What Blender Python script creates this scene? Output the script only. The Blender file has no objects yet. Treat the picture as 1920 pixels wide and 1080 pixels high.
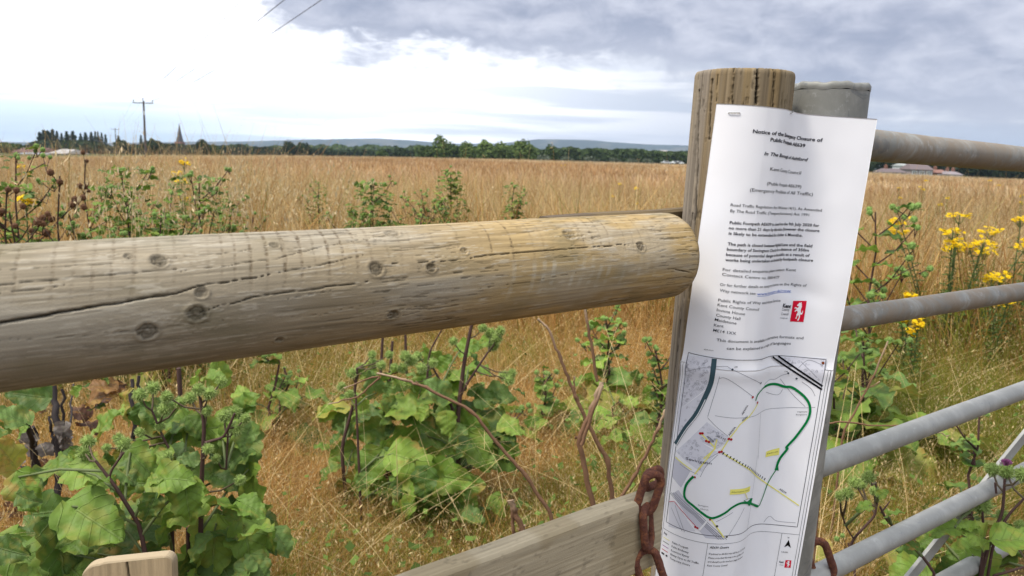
import bpy, math, random
import numpy as np
from mathutils import Matrix, Vector
R = math.radians
# ------------------------------------------------------------------ camera
PITCH, ROLL, F = R(9.13), 0.030, 1500.0
CAMZ = 1.2
sc = bpy.context.scene
cd = bpy.data.cameras.new("camera"); cam = bpy.data.objects.new("camera", cd)
sc.collection.objects.link(cam); sc.camera = cam
cd.lens = 36.0 * F / 1920; cd.sensor_width = 36; cd.clip_start = 0.02; cd.clip_end = 30000
CR = Matrix.Rotation(math.pi / 2 - PITCH, 3, 'X') @ Matrix.Rotation(ROLL, 3, 'Z')
cam.matrix_world = Matrix.Translation((0, 0, CAMZ)) @ CR.to_4x4()
cd.dof.use_dof = True; cd.dof.focus_distance = 0.98; cd.dof.aperture_fstop = 13
CRN = np.array(CR)
# ------------------------------------------------------------------ sky
world = bpy.data.worlds.new("World"); sc.world = world; world.use_nodes = True
SUN_EL, SUN_AZ = R(60), R(-120)      # azimuth clockwise from +Y (north): the sun stands left of and behind the camera
class NT:
    def __init__(s, tree): s.t = tree; tree.nodes.clear()
    def n(s, typ, **k):
        nd = s.t.nodes.new(typ)
        for a, b in k.items(): setattr(nd, a, b)
        return nd
    def put(s, sock, v):
        if isinstance(v, bpy.types.NodeSocket): s.t.links.new(v, sock)
        elif v is not None:
            try: sock.default_value = v
            except Exception: sock.default_value = (*v, 1) if len(v) == 3 else v
    def m(s, op, a, b=None, c=None, clamp=False):
        nd = s.n('ShaderNodeMath', operation=op, use_clamp=clamp)
        s.put(nd.inputs[0], a)
        if b is not None: s.put(nd.inputs[1], b)
        if c is not None: s.put(nd.inputs[2], c)
        return nd.outputs[0]
    def mix(s, f, a, b, blend='MIX'):
        nd = s.n('ShaderNodeMix', data_type='RGBA', blend_type=blend)
        s.put(nd.inputs[0], f); s.put(nd.inputs[6], a); s.put(nd.inputs[7], b)
        return nd.outputs[2]
    def ramp(s, v, a, b, smooth=True):
        nd = s.n('ShaderNodeMapRange'); nd.interpolation_type = 'SMOOTHSTEP' if smooth else 'LINEAR'
        s.put(nd.inputs[0], v); s.put(nd.inputs[1], a); s.put(nd.inputs[2], b)
        return nd.outputs[0]
    def noise(s, vec, scale, detail=4, rough=.55, dist=0.0):
        nd = s.n('ShaderNodeTexNoise'); s.put(nd.inputs['Vector'], vec)
        nd.inputs['Scale'].default_value = scale; nd.inputs['Detail'].default_value = detail
        nd.inputs['Roughness'].default_value = rough; nd.inputs['Distortion'].default_value = dist
        return nd.outputs[0]
    def comb(s, x, y, z=0.0):
        nd = s.n('ShaderNodeCombineXYZ')
        for i, v in enumerate((x, y, z)): s.put(nd.inputs[i], v)
        return nd.outputs[0]
def lin(c):
    return tuple((x / 255 / 12.92) if x / 255 <= .04045 else ((x / 255 + .055) / 1.055) ** 2.4 for x in c)
w = NT(world.node_tree)
sky = w.n('ShaderNodeTexSky'); sky.sky_type = 'NISHITA'; sky.sun_disc = False
sky.sun_elevation = SUN_EL; sky.sun_rotation = SUN_AZ; sky.dust_density = 2.0
tc = w.n('ShaderNodeTexCoord'); sep = w.n('ShaderNodeSeparateXYZ'); w.put(sep.inputs[0], tc.outputs['Generated'])
X, Y_, Z = sep.outputs
az = w.m('MULTIPLY', w.m('ARCTAN2', X, Y_), 57.2958)      # degrees, right positive
el = w.m('MULTIPLY', w.m('ARCSINE', Z), 57.2958)
zc = w.m('ADD', w.m('MAXIMUM', Z, 0.0), 0.10)
plane = w.comb(w.m('DIVIDE', X, zc), w.m('DIVIDE', Y_, zc), 0.0)     # cloud deck seen in perspective
n_big = w.noise(plane, 0.55, 8, .58, .3)
n_fine = w.noise(plane, 2.2, 9, .62, .5)
n_mid = w.noise(w.comb(w.m('MULTIPLY', az, .11), w.m('MULTIPLY', el, .42), 0), 1.0, 7, .55, .25)
n_lump = w.noise(w.comb(w.m('MULTIPLY', az, .30), w.m('MULTIPLY', el, .55), 3.3), 1.0, 9, .6, .4)
n_band = w.noise(w.comb(w.m('MULTIPLY', az, .05), w.m('MULTIPLY', el, .75), 7.1), 1.0, 6, .5, .2)
# the dark cloud: lower rim falls from 11 deg (azimuth -15) to about 7 deg in the middle, 3-4 deg at the right
rim = w.m('ADD', w.m('MULTIPLY', w.ramp(az, -25.0, -11.0), -6.6), 12.4)
rim = w.m('ADD', rim, w.m('MULTIPLY', w.ramp(az, 8.0, 24.0), -3.2))
over = w.m('SUBTRACT', el, rim)
over = w.m('ADD', over, w.m('MULTIPLY', w.m('SUBTRACT', n_lump, .5), 6.0))
over = w.m('ADD', over, w.m('MULTIPLY', w.m('SUBTRACT', n_mid, .5), 5.0))
front = w.ramp(w.m('ABSOLUTE', az), 75.0, 45.0)
dark = w.m('MULTIPLY', w.m('MULTIPLY', w.ramp(over, -.7, 2.4), front), w.ramp(el, 34.0, 16.0))
# brightness inside it
lumps = w.ramp(w.m('ADD', w.m('MULTIPLY', n_lump, .5), w.m('MULTIPLY', n_mid, .5)), .32, .68)
c_dark = w.mix(lumps, lin((148, 154, 174)), lin((203, 205, 217)))
c_dark = w.mix(w.m('MULTIPLY', w.ramp(over, 5.0, 1.0), .35), c_dark, lin((134, 142, 165)))
# bright veil with thin grey-blue streaks near the horizon and pale blue at lower left
right = w.ramp(az, -14.0, 16.0)
c_bright = w.mix(right, (1.9, 1.9, 1.93, 1), (0.74, 0.75, 0.80, 1))
streak = w.m('MULTIPLY', w.ramp(n_band, .42, .58), w.ramp(el, 9.0, 4.5))
c_bright = w.mix(w.m('MULTIPLY', streak, .85), c_bright, w.mix(right, (1.0, 1.04, 1.12, 1), lin((182, 190, 206))))
blue = w.m('MULTIPLY', w.ramp(az, -8.0, -26.0), w.ramp(w.m('ADD', el, w.m('MULTIPLY', n_band, 3.0)), 6.2, 3.0))
skyc = w.mix(1.0, sky.outputs[0], (0.11, .11, .11, 1), 'MULTIPLY')
c_bright = w.mix(w.m('MULTIPLY', blue, .75), c_bright, (.66, .88, 1.02, 1))
cloud = w.mix(dark, c_bright, c_dark)
# rest of the sky dome (unseen in front): broken cloud over clear sky, dimmed low and brightened overhead to shape the light
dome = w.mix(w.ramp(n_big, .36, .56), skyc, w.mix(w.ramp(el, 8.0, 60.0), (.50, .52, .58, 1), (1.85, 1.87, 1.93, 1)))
vis = w.m('MULTIPLY', front, w.ramp(el, 34.0, 18.0))
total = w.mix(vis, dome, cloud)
total = w.mix(w.ramp(el, -1.0, -4.0), total, (0.10, .085, .06, 1))
# a faint share of the clear sky behind every cloud
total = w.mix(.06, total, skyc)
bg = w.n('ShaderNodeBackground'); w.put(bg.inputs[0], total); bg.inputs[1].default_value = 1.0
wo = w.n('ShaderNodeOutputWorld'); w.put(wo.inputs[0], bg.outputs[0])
# ------------------------------------------------------------------ sun
sd = bpy.data.lights.new("sun", 'SUN'); sun = bpy.data.objects.new("sun", sd); sc.collection.objects.link(sun)
sd.energy = 2.6; sd.angle = R(10); sd.color = (1.0, .93, .82)
sv = Vector((math.sin(SUN_AZ) * math.cos(SUN_EL), math.cos(SUN_AZ) * math.cos(SUN_EL), math.sin(SUN_EL)))
sun.rotation_euler = sv.to_track_quat('Z', 'Y').to_euler()
sc.view_settings.view_transform = 'Standard'; sc.view_settings.look = 'None'
sc.view_settings.exposure = 0.42; sc.view_settings.gamma = 1.0
sc.cycles.max_bounces = 6; sc.cycles.diffuse_bounces = 3; sc.cycles.transparent_max_bounces = 8
sc.cycles.volume_bounces = 0; sc.cycles.volume_max_steps = 32
# ------------------------------------------------------------------ helpers
rng = np.random.default_rng(7)
def ray(px, py):
    d = CRN @ np.array([(px - 960) / F, -(py - 540) / F, -1.0]); return d
def at(px, py, Y):
    d = ray(px, py); return np.array([0, 0, CAMZ]) + d * (Y / d[1])
def project(P):
    c = (np.asarray(P, float) - np.array([0, 0, CAMZ])) @ CRN
    return 960 + F * c[..., 0] / -c[..., 2], 540 - F * c[..., 1] / -c[..., 2]
EDGE_AZ = np.radians([-60, -31, -24, -16, -8, 0, 12, 22, 30, 60])
EDGE_Z = np.array([-1.9, -1.75, -0.7, .1, .5, .75, .75, .35, -.1, -.6])
def smooth(a, b, x):
    t = np.clip((np.asarray(x, float) - a) / (b - a), 0, 1); return t * t * (3 - 2 * t)
def hgt(x, y):
    x = np.asarray(x, float); y = np.asarray(y, float)
    r = np.hypot(x, y); A = np.interp(np.arctan2(x, y), EDGE_AZ, EDGE_Z)
    h = smooth(25, 200, r) * A
    return h - smooth(205, 900, r) * (A + 5.0)
def hit(px, py):
    d = ray(px, py); lo, hi = 0.3, 400.0
    f = lambda t: CAMZ + d[2] * t - hgt(d[0] * t, d[1] * t)
    for _ in range(60):
        mid = (lo + hi) / 2
        if f(mid) > 0: lo = mid
        else: hi = mid
    return d * lo + np.array([0, 0, CAMZ])
def _hash(i, j, k):
    n = (i * 374761393 + j * 668265263 + k * 2147483647 + 1013904223) & 0xffffffff
    n = ((n ^ (n >> 13)) * 1274126177) & 0xffffffff
    return ((n ^ (n >> 16)) & 0xffffff) / 16777215.0
def vnoise(x, y, z=0.0):
    x, y, z = np.broadcast_arrays(np.asarray(x, float), y, z)
    xi, yi, zi = (np.floor(a).astype(np.int64) for a in (x, y, z))
    fx, fy, fz = x - xi, y - yi, z - zi
    fx, fy, fz = (a * a * (3 - 2 * a) for a in (fx, fy, fz))
    r = 0
    for a in (0, 1):
        for b in (0, 1):
            for c in (0, 1):
                r = r + _hash(xi + a, yi + b, zi + c) * (fx if a else 1 - fx) * (fy if b else 1 - fy) * (fz if c else 1 - fz)
    return r
def fbm(x, y, z=0.0, o=4):
    s = 0; a = .5; t = 0
    for i in range(o):
        s = s + a * vnoise(x * 2**i + 17 * i, y * 2**i, z * 2**i); t += a; a *= .5
    return s / t
class MB:
    def __init__(s): s.v = []; s.f4 = []; s.f3 = []; s.c = []; s.uv = []; s.n = 0
    def add(s, v, f, col=(1, 1, 1), uv=None):
        v = np.asarray(v, float).reshape(-1, 3); f = np.asarray(f, np.int64)
        c = np.asarray(col, float)
        if c.ndim == 1: c = np.tile(c[:3], (len(v), 1))
        s.v.append(v); s.c.append(c[:, :3])
        s.uv.append(np.zeros((len(v), 3)) if uv is None else np.asarray(uv, float))
        if f.size:
            (s.f4 if f.shape[1] == 4 else s.f3).append(f + s.n)
        s.n += len(v)
    def box(s, lo, hi, col=(1, 1, 1), M=None):
        (a, b, c), (d, e, f) = lo, hi
        v = np.array([[a, b, c], [d, b, c], [d, e, c], [a, e, c], [a, b, f], [d, b, f], [d, e, f], [a, e, f]], float)
        if M is not None: v = M(v)
        s.add(v, [[3, 2, 1, 0], [4, 5, 6, 7], [0, 1, 5, 4], [1, 2, 6, 5], [2, 3, 7, 6], [3, 0, 4, 7]], col)
    def tube(s, pts, rad, col=(1, 1, 1), n=8, cap=True, flat=None):
        P = np.asarray(pts, float); m = len(P)
        r = np.broadcast_to(np.asarray(rad, float), (m,))
        T = np.gradient(P, axis=0); T /= np.linalg.norm(T, axis=1)[:, None] + 1e-12
        ref = np.array([0, 0, 1.0]) if abs(T[0][2]) < .9 else np.array([1.0, 0, 0])
        U = np.zeros_like(P); u = ref
        for i in range(m):
            u = u - T[i] * np.dot(u, T[i]); u = u / (np.linalg.norm(u) + 1e-12); U[i] = u
        W = np.cross(T, U)
        a = np.arange(n) * 2 * math.pi / n
        v = P[:, None] + r[:, None, None] * (np.cos(a)[None, :, None] * U[:, None] + np.sin(a)[None, :, None] * W[:, None] * (flat or 1))
        i, j = np.meshgrid(np.arange(m - 1), np.arange(n), indexing='ij'); j2 = (j + 1) % n
        f = np.stack([i * n + j, i * n + j2, (i + 1) * n + j2, (i + 1) * n + j], -1).reshape(-1, 4)
        c = np.asarray(col, float)
        if c.ndim == 2: c = np.repeat(c, n, 0)
        base = s.n
        s.add(v, f, c)
        if cap and n >= 3:
            for k, row in ((0, np.arange(n)[::-1]), (m - 1, np.arange(n))):
                cc = c if c.ndim == 1 else c[k * n]
                vv = np.vstack([v[k], P[k][None]])
                q = np.array([[row[t], row[(t + 1) % n], n] for t in range(n)])
                s.add(vv, q, cc)
    def build(s, name, mat, parent=None, sm=False, label=None, cat=None, group=None, kind=None):
        me = bpy.data.meshes.new(name)
        V = np.vstack(s.v); C = np.vstack(s.c); UV = np.vstack(s.uv)
        F4 = np.vstack(s.f4) if s.f4 else np.zeros((0, 4), int); F3 = np.vstack(s.f3) if s.f3 else np.zeros((0, 3), int)
        me.vertices.add(len(V)); me.vertices.foreach_set('co', V.ravel().astype(np.float32))
        L = np.concatenate([F4.ravel(), F3.ravel()]).astype(np.int32)
        me.loops.add(len(L)); me.loops.foreach_set('vertex_index', L)
        st = np.concatenate([np.arange(len(F4)) * 4, len(F4) * 4 + np.arange(len(F3)) * 3]).astype(np.int32)
        me.polygons.add(len(st)); me.polygons.foreach_set('loop_start', st)
        me.polygons.foreach_set('use_smooth', np.full(len(st), bool(sm)))
        me.update(calc_edges=True)
        ca = me.color_attributes.new('tint', 'FLOAT_COLOR', 'POINT')
        ca.data.foreach_set('color', np.hstack([C, np.ones((len(C), 1))]).ravel().astype(np.float32))
        if UV.any():
            ua = me.attributes.new('luv', 'FLOAT_VECTOR', 'POINT'); ua.data.foreach_set('vector', UV.ravel().astype(np.float32))
        me.validate(); me.materials.append(mat)
        o = bpy.data.objects.new(name, me); sc.collection.objects.link(o)
        if parent is not None: o.parent = parent; o.matrix_parent_inverse = parent.matrix_world.inverted() if parent.type != 'EMPTY' else Matrix.Translation(-parent.location)
        tag(o, label, cat, group, kind)
        return o
def tag(o, label=None, cat=None, group=None, kind=None):
    for k, v in (('label', label), ('category', cat), ('group', group), ('kind', kind)):
        if v: o[k] = v
def empty(name, loc, label, cat, group=None):
    o = bpy.data.objects.new(name, None); sc.collection.objects.link(o); o.location = tuple(float(a) for a in loc)
    o.empty_display_size = .1
    tag(o, label, cat, group); return o
def grid_faces(m, n, wrap=False):
    i, j = np.meshgrid(np.arange(m - 1), np.arange(n if wrap else n - 1), indexing='ij'); j2 = (j + 1) % n
    return np.stack([i * n + j, i * n + j2, (i + 1) * n + j2, (i + 1) * n + j], -1).reshape(-1, 4)
def unit(v): v = np.asarray(v, float); return v / (np.linalg.norm(v) + 1e-12)
# ------------------------------------------------------------------ materials
def material(name, rough=.8, spec=.2, metal=0.0, trans=0.0, col=None, bump=0.0, bscale=200.0, vary=0.0, vscale=8.0, extra=None):
    m = bpy.data.materials.new(name); m.use_nodes = True; t = NT(m.node_tree)
    out = t.n('ShaderNodeOutputMaterial'); p = t.n('ShaderNodeBsdfPrincipled')
    tcn = t.n('ShaderNodeTexCoord')
    if col is None:
        a = t.n('ShaderNodeAttribute'); a.attribute_name = 'tint'; c = a.outputs['Color']
    else:
        cc = t.n('ShaderNodeRGB'); cc.outputs[0].default_value = (*col, 1); c = cc.outputs[0]
    if vary:
        nz = t.noise(tcn.outputs['Object'], vscale, 6, .6)
        k = t.m('ADD', t.m('MULTIPLY', t.m('SUBTRACT', nz, .5), 2 * vary), 1.0)
        hs = t.n('ShaderNodeHueSaturation'); t.put(hs.inputs['Value'], k); t.put(hs.inputs['Color'], c); c = hs.outputs[0]
    nrm = None
    if bump:
        b = t.n('ShaderNodeBump'); b.inputs['Strength'].default_value = bump; b.inputs['Distance'].default_value = .002
        t.put(b.inputs['Height'], t.noise(tcn.outputs['Object'], bscale, 5, .6)); nrm = b.outputs[0]
    if extra: c, nrm = extra(t, tcn, c, nrm)
    t.put(p.inputs['Base Color'], c); p.inputs['Roughness'].default_value = rough
    p.inputs['Specular IOR Level'].default_value = spec; p.inputs['Metallic'].default_value = metal
    if nrm is not None: t.put(p.inputs['Normal'], nrm)
    sh = p.outputs[0]
    if trans:
        tr = t.n('ShaderNodeBsdfTranslucent'); t.put(tr.inputs[0], c)
        if nrm is not None: t.put(tr.inputs['Normal'], nrm)
        mx = t.n('ShaderNodeMixShader'); mx.inputs[0].default_value = trans
        t.put(mx.inputs[1], sh); t.put(mx.inputs[2], tr.outputs[0]); sh = mx.outputs[0]
    t.put(out.inputs[0], sh); return m
def leafx(t, tcn, c, nrm):
    a = t.n('ShaderNodeAttribute'); a.attribute_name = 'luv'
    s3 = t.n('ShaderNodeSeparateXYZ'); t.put(s3.inputs[0], a.outputs['Vector'])
    u, v = s3.outputs[0], t.m('ABSOLUTE', s3.outputs[1])
    mid = t.ramp(v, .055, .015)
    q = t.m('FRACT', t.m('MULTIPLY', t.m('SUBTRACT', u, t.m('MULTIPLY', v, .32)), 6.0))
    side = t.ramp(t.m('ABSOLUTE', t.m('SUBTRACT', q, .5)), .07, .02)
    vein = t.m('MAXIMUM', mid, t.m('MULTIPLY', side, .7))
    nz = t.noise(tcn.outputs['Object'], 26, 5, .65)
    c = t.mix(t.m('MULTIPLY', vein, .35), c, t.mix(.5, c, (.30, .36, .16, 1)))
    hs = t.n('ShaderNodeHueSaturation'); t.put(hs.inputs['Value'], t.m('ADD', .88, t.m('MULTIPLY', nz, .34))); t.put(hs.inputs['Color'], c)
    b = t.n('ShaderNodeBump'); b.inputs['Strength'].default_value = .7; b.inputs['Distance'].default_value = .003
    t.put(b.inputs['Height'], t.m('SUBTRACT', t.m('MULTIPLY', nz, 1.2), vein))
    return hs.outputs[0], b.outputs[0]
M_leaf = material('leaf', .55, .35, trans=.32, extra=leafx)
M_stem = material('plant_stem', .7, .2, vary=.25, vscale=60)
M_bur = material('bur', .7, .15, trans=.15)
M_grass = material('dry_grass', .75, .15, trans=.35)
M_petal = material('petal', .7, .1, trans=.3)
M_tree = material('tree_foliage', .8, .1, trans=.2)
M_bark = material('bark', .9, .1, vary=.3)
M_twig = material('twig', .75, .2, vary=.3, vscale=90, bump=.6, bscale=300)
M_wood = material('weathered_wood', .85, .12, bump=.22, bscale=900)
def rustx(t, tcn, c, nrm):
    n1 = t.noise(tcn.outputs['Object'], 110, 7, .7, .5); n2 = t.noise(tcn.outputs['Object'], 420, 5, .7)
    c = t.mix(t.ramp(n1, .48, .66), c, (.26, .10, .045, 1)); c = t.mix(t.m('MULTIPLY', t.ramp(n2, .55, .68), .75), c, (.045, .025, .022, 1)); return c, nrm
M_rust = material('rusty_iron', .85, .25, vary=.8, vscale=120, bump=1.0, bscale=350, col=(.13, .050, .034), extra=rustx)
M_paper = material('paper', .75, .15, trans=.06, col=(.86, .865, .90))
M_ink = material('ink', .8, .1)
M_plain = material('painted', .8, .2, vary=.12, vscale=.8)
def galv(t, tcn, c, nrm):
    g1 = t.noise(tcn.outputs['Object'], 14, 6, .65, .4); g2 = t.noise(tcn.outputs['Object'], 70, 5, .7)
    c = t.mix(t.ramp(g1, .42, .68), (.225, .225, .205, 1), (.36, .355, .33, 1))
    c = t.mix(t.m('MULTIPLY', t.ramp(g2, .58, .72), .45), c, (.48, .49, .48, 1))
    g3 = t.noise(tcn.outputs['Object'], 30, 7, .7, .8)
    c = t.mix(t.m('MULTIPLY', t.ramp(g3, .57, .66), .55), c, (.11, .12, .135, 1))
    b = t.n('ShaderNodeBump'); b.inputs['Strength'].default_value = .3; b.inputs['Distance'].default_value = .001
    t.put(b.inputs['Height'], g2)
    return c, b.outputs[0]
M_galv = material('galvanised_steel', .55, .4, metal=.25, extra=galv)
def galv2(t, tcn, c, nrm):
    c, n2 = galv(t, tcn, c, nrm)
    g = t.noise(tcn.outputs['Object'], 9, 7, .75, 1.5)
    s3 = t.noise(tcn.outputs['Object'], 45, 5, .7)
    c = t.mix(t.m('MULTIPLY', t.ramp(g, .36, .56), .8), c, (.24, .185, .13, 1))
    return t.mix(t.m('MULTIPLY', t.ramp(s3, .60, .70), .5), c, (.42, .42, .40, 1)), n2
def galv3(t, tcn, c, nrm):
    c, n2 = galv(t, tcn, c, nrm); return t.mix(.30, c, (.50, .495, .47, 1)), n2
M_galv3 = material('galvanised_bar', .5, .4, metal=.15, extra=galv3)
M_galv2 = material('stained_steel', .6, .35, metal=.15, extra=galv2)
# ------------------------------------------------------------------ ground
def field_col(t, tcn, c, nrm):
    g = t.noise(tcn.outputs['Object'], .35, 6, .6); g2 = t.noise(tcn.outputs['Object'], 9, 6, .7)
    c = t.mix(g, (.10, .062, .028, 1), (.17, .11, .05, 1)); c = t.mix(t.m('MULTIPLY', g2, .8), c, (.045, .032, .015, 1))
    sp = t.n('ShaderNodeSeparateXYZ'); t.put(sp.inputs[0], tcn.outputs['Object'])
    dd = t.m('SQRT', t.m('ADD', t.m('POWER', sp.outputs[0], 2.0), t.m('POWER', sp.outputs[1], 2.0)))
    c = t.mix(t.ramp(dd, 205, 230), c, (.07, .09, .035, 1))
    b = t.n('ShaderNodeBump'); b.inputs['Strength'].default_value = .8; b.inputs['Distance'].default_value = .05
    t.put(b.inputs['Height'], g2); return c, b.outputs[0]
M_field = material('field_earth', .95, .05, col=(.2, .14, .07), extra=field_col)
rr = np.concatenate([[0], np.geomspace(.6, 9000, 150)]); aa = np.linspace(0, 2 * math.pi, 193)[:-1]
gx = rr[:, None] * np.sin(aa); gy = rr[:, None] * np.cos(aa)
g = MB(); g.add(np.stack([gx, gy, hgt(gx, gy)], -1), grid_faces(len(rr), len(aa), True)[:, ::-1])
g.build('field_ground', M_field, kind='structure', sm=True)
# ------------------------------------------------------------------ far hills
def hills():
    g = MB(); azs = np.radians(np.linspace(-60, 60, 481)); rs = np.geomspace(3200, 8500, 46)
    A, Rr = np.meshgrid(azs, rs, indexing='xy'); A = A.T; Rr = Rr.T
    deg = np.degrees(A)
    # crest elevation above eye level, metres at 6 km
    crest = np.interp(deg, [-60, -32.6, -25.6, -22, -19.5, -16, -13.5, -9.8, -7, -5, -1.1, .5, 1.5, 4.6, 6.8, 9, 12, 20, 60], [5, 10, 30, 52, 62, 84, 102, 124, 116, 100, 112, 138, 153, 156, 149, 141, 136, 120, 60])
    env = np.exp(-((Rr - 6200) / 1500) ** 2)
    n = fbm(A * 14, Rr / 900, 0, 5); n2 = fbm(A * 120, Rr / 90, 3, 4)
    z = -14 + env * (crest + 15) * (.95 + .09 * n) + env * 5 * n2
    P = np.stack([Rr * np.sin(A), Rr * np.cos(A), z], -1)
    fld = .4 * smooth(.60, .66, fbm(A * 45, Rr / 420, 9, 3))[..., None]
    wood = np.array([.030, .048, .040]) * (.6 + .9 * n2[..., None]); pale = np.array([.26, .22, .15])
    c = wood * (1 - fld * .55) + pale * fld * .55
    g.add(P.reshape(-1, 3), grid_faces(481, 46), c.reshape(-1, 3))
    g.build('far_hills', M_plain, kind='structure', sm=True)
hills()
# ------------------------------------------------------------------ fence geometry (measured in plan)
FD = np.array([.795, .606, 0.0]); UP = np.array([0, 0, 1.0])
WP = np.array([.259, .955]); RW = .0562
SP = np.array([.373, 1.00]); RS = .0487
LEAN = .026
def lean(P):
    P = np.array(P, float); P[..., 0] += (P[..., 2] - 1.2) * LEAN; return P
def segdist(x, y, pts):
    best = np.full(x.shape, 1e9); tt = np.zeros(x.shape)
    n = len(pts) - 1
    for i in range(n):
        (ax, ay), (bx, by) = pts[i], pts[i + 1]
        dx, dy = bx - ax, by - ay; L = dx * dx + dy * dy + 1e-12
        t = np.clip(((x - ax) * dx + (y - ay) * dy) / L, 0, 1)
        d = np.hypot(x - ax - t * dx, y - ay - t * dy)
        k = d < best; best = np.where(k, d, best); tt = np.where(k, (i + t) / n, tt)
    return best, tt
def densify(pts, step, wig=0.0, seed=0):
    out = []
    for i in range(len(pts) - 1):
        a, b = np.array(pts[i]), np.array(pts[i + 1]); k = max(1, int(np.linalg.norm(b - a) / step))
        out += [a + (b - a) * j / k for j in range(k)]
    out.append(np.array(pts[-1])); out = np.array(out)
    if wig: out[1:-1] += np.random.default_rng(seed).normal(0, wig, (len(out) - 2, 2))
    return out
# ---- round top rail
def make_log():
    r0 = .0468
    B0 = at(1236, 479, .875); B1 = at(0, 597, .503); ax = unit(B1 - B0)
    tip = B0 - ax * .021; L = .93; ns, nt = 1400, 300
    U = unit(UP - ax * np.dot(UP, ax)); W = unit(np.cross(U, ax)); W = W if W[1] < 0 else -W
    s = np.concatenate([np.linspace(0, .014, 60) ** 1.0, np.linspace(.0145, L, ns - 60)])
    th = np.radians(np.concatenate([np.linspace(-35, 215, nt - 40), np.linspace(217, 323, 40)]))
    Sg, Tg = np.meshgrid(s, th, indexing='ij')
    e = np.clip(Sg / .014, 0, 1); prof = np.sqrt(np.clip(1 - (1 - e) ** 2.0, 0, 1)) * .30 + .70 * smooth(0, .06, e) ; prof = np.where(Sg >= .014, 1, prof)
    big = fbm(Sg * 6, np.cos(Tg) * 1.2, np.sin(Tg) * 1.2, 3) - .5
    r = (r0 + .0022 * big) * prof * (1 + .02 * (Sg / L))
    def pos(r): return tip + ax * Sg[..., None] + U * (np.cos(Tg) * r)[..., None] + W * (np.sin(Tg) * r)[..., None]
    P = pos(r)
    px, py = project(P); front = (Tg > R(-30)) & (Tg < R(190))
    arc = Tg * r0
    def sa(x, y):
        d = (px - x) ** 2 + (py - y) ** 2; d = np.where(front, d, 1e12); k = np.unravel_index(np.argmin(d), d.shape)
        return np.array([Sg[k], arc[k]])
    knots = [(298, 488, 15), (370, 588, 14), (276, 621, 16), (705, 503, 13), (737, 589, 9), (808, 503, 8), (1201, 463, 9), (735, 438, 11), (1068, 440, 12), (514, 461, 8), (240, 481, 8), (523, 637, 7), (378, 548, 10), (870, 470, 7)]
    KN = [(sa(x, y), q / 1500 * (.50 + (x / 1262) * .39)) for x, y, q in knots]
    a2 = arc.copy(); kcol = np.ones_like(Sg); kdep = np.zeros_like(Sg); ringk = np.zeros_like(Sg)
    for i, ((ks, ka), kr) in enumerate(KN):
        d = np.hypot((Sg - ks) / (1.05 + .4 * ((i * 37) % 10) / 10), arc - ka); dn = np.hypot((Sg - ks) / 2.6, arc - ka)
        a2 = a2 - np.sign(arc - ka) * kr * 1.0 * np.exp(-(dn / (kr * 1.9)) ** 2)
        soft = i in (7, 8, 9, 10, 11, 12, 13)
        rough = fbm(Sg * 500, arc * 500, i, 3)
        m = smooth(kr * 1.0, kr * .72, d + kr * .5 * (rough - .5))
        rings = .5 + .5 * np.sin(d / kr * 16 + rough * 5)
        kcol = kcol * (1 - m * (.34 if soft else .58) * (.75 + .35 * rings))
        rim = np.exp(-((d - kr * 1.08) / (kr * .22)) ** 2); ringk += rim * (.10 if soft else .32)
        kdep += m * (.0004 + .0012 * smooth(.45, .7, rough)) - rim * .0006
    cr = [([(0, 606), (130, 583), (250, 562), (330, 551), (372, 536), (460, 523), (505, 515)], .0014, .0036),
          ([(0, 533), (150, 520), (250, 512), (330, 505)], .0006, .0012), ([(380, 583), (480, 557), (600, 541), (690, 528)], .0008, .0016),
          ([(340, 510), (520, 484), (600, 463), (700, 445)], .0005, .0010), ([(735, 494), (800, 491), (870, 487), (925, 477), (1000, 472), (1100, 463), (1195, 458)], .0006, .0022),
          ([(330, 483), (430, 474), (500, 463)], .0005, .0009), ([(0, 505), (120, 500), (230, 492)], .0005, .0009), ([(505, 515), (600, 497), (680, 478)], .0006, .0011),
          ([(0, 550), (70, 542), (120, 535)], .0005, .001), ([(1262, 505), (1280, 508), (1296, 512)], .001, .002), ([(540, 560), (620, 545)], .0004, .0008),
          ([(900, 541), (990, 530), (1080, 512)], .0004, .0008), ([(480, 600), (600, 590), (700, 570)], .0004, .0006), ([(0, 640), (180, 628), (420, 600)], .0003, .0006)]
    crack = np.zeros_like(Sg)
    for i, (pl, wd, dp) in enumerate(cr):
        q = densify([sa(*p) for p in pl], .006, .00035, i)
        lo, hi = q.min(0) - .006, q.max(0) + .006
        k = (Sg > lo[0]) & (Sg < hi[0]) & (arc > lo[1]) & (arc < hi[1])
        d, t = segdist(Sg[k], arc[k], q)
        wv = wd * np.sqrt(np.clip(np.sin(math.pi * np.clip(t, .02, .98)), .05, 1)) * (.6 + .8 * vnoise(t * 40, i))
        if i == 0: wv = wd * np.clip(1.15 - t, .2, 1)
        v = smooth(wv * .9, wv * .15, d); crack[k] = np.maximum(crack[k], v * min(1, dp / .0016)); kdep[k] += v * dp
    # fibre, checks, dashes
    fib = fbm(Sg * 9, a2 * 480, 1.7, 4); fib2 = fbm(Sg * 26, a2 * 1300, 4.1, 3); blot = fbm(Sg * 9, a2 * 22, 8.8, 4)
    dash = smooth(.64, .72, fbm(Sg * 60, a2 * 900, 12.0, 3)) * smooth(.42, .6, blot)
    top = smooth(R(88), R(20), Tg)
    warm = smooth(.50, .18, Sg + (blot - .5) * .25)
    grey = np.array([.262, .222, .158]); tan = np.array([.37, .265, .125]); c = grey * (1 - warm[..., None]) + tan * warm[..., None]
    silver = np.array([.36, .325, .26]); sm_ = smooth(.42, .66, fbm(Sg * 14, a2 * 40, 5.5, 4))[..., None] * .55
    c = c * (1 - sm_) + silver * sm_
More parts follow.
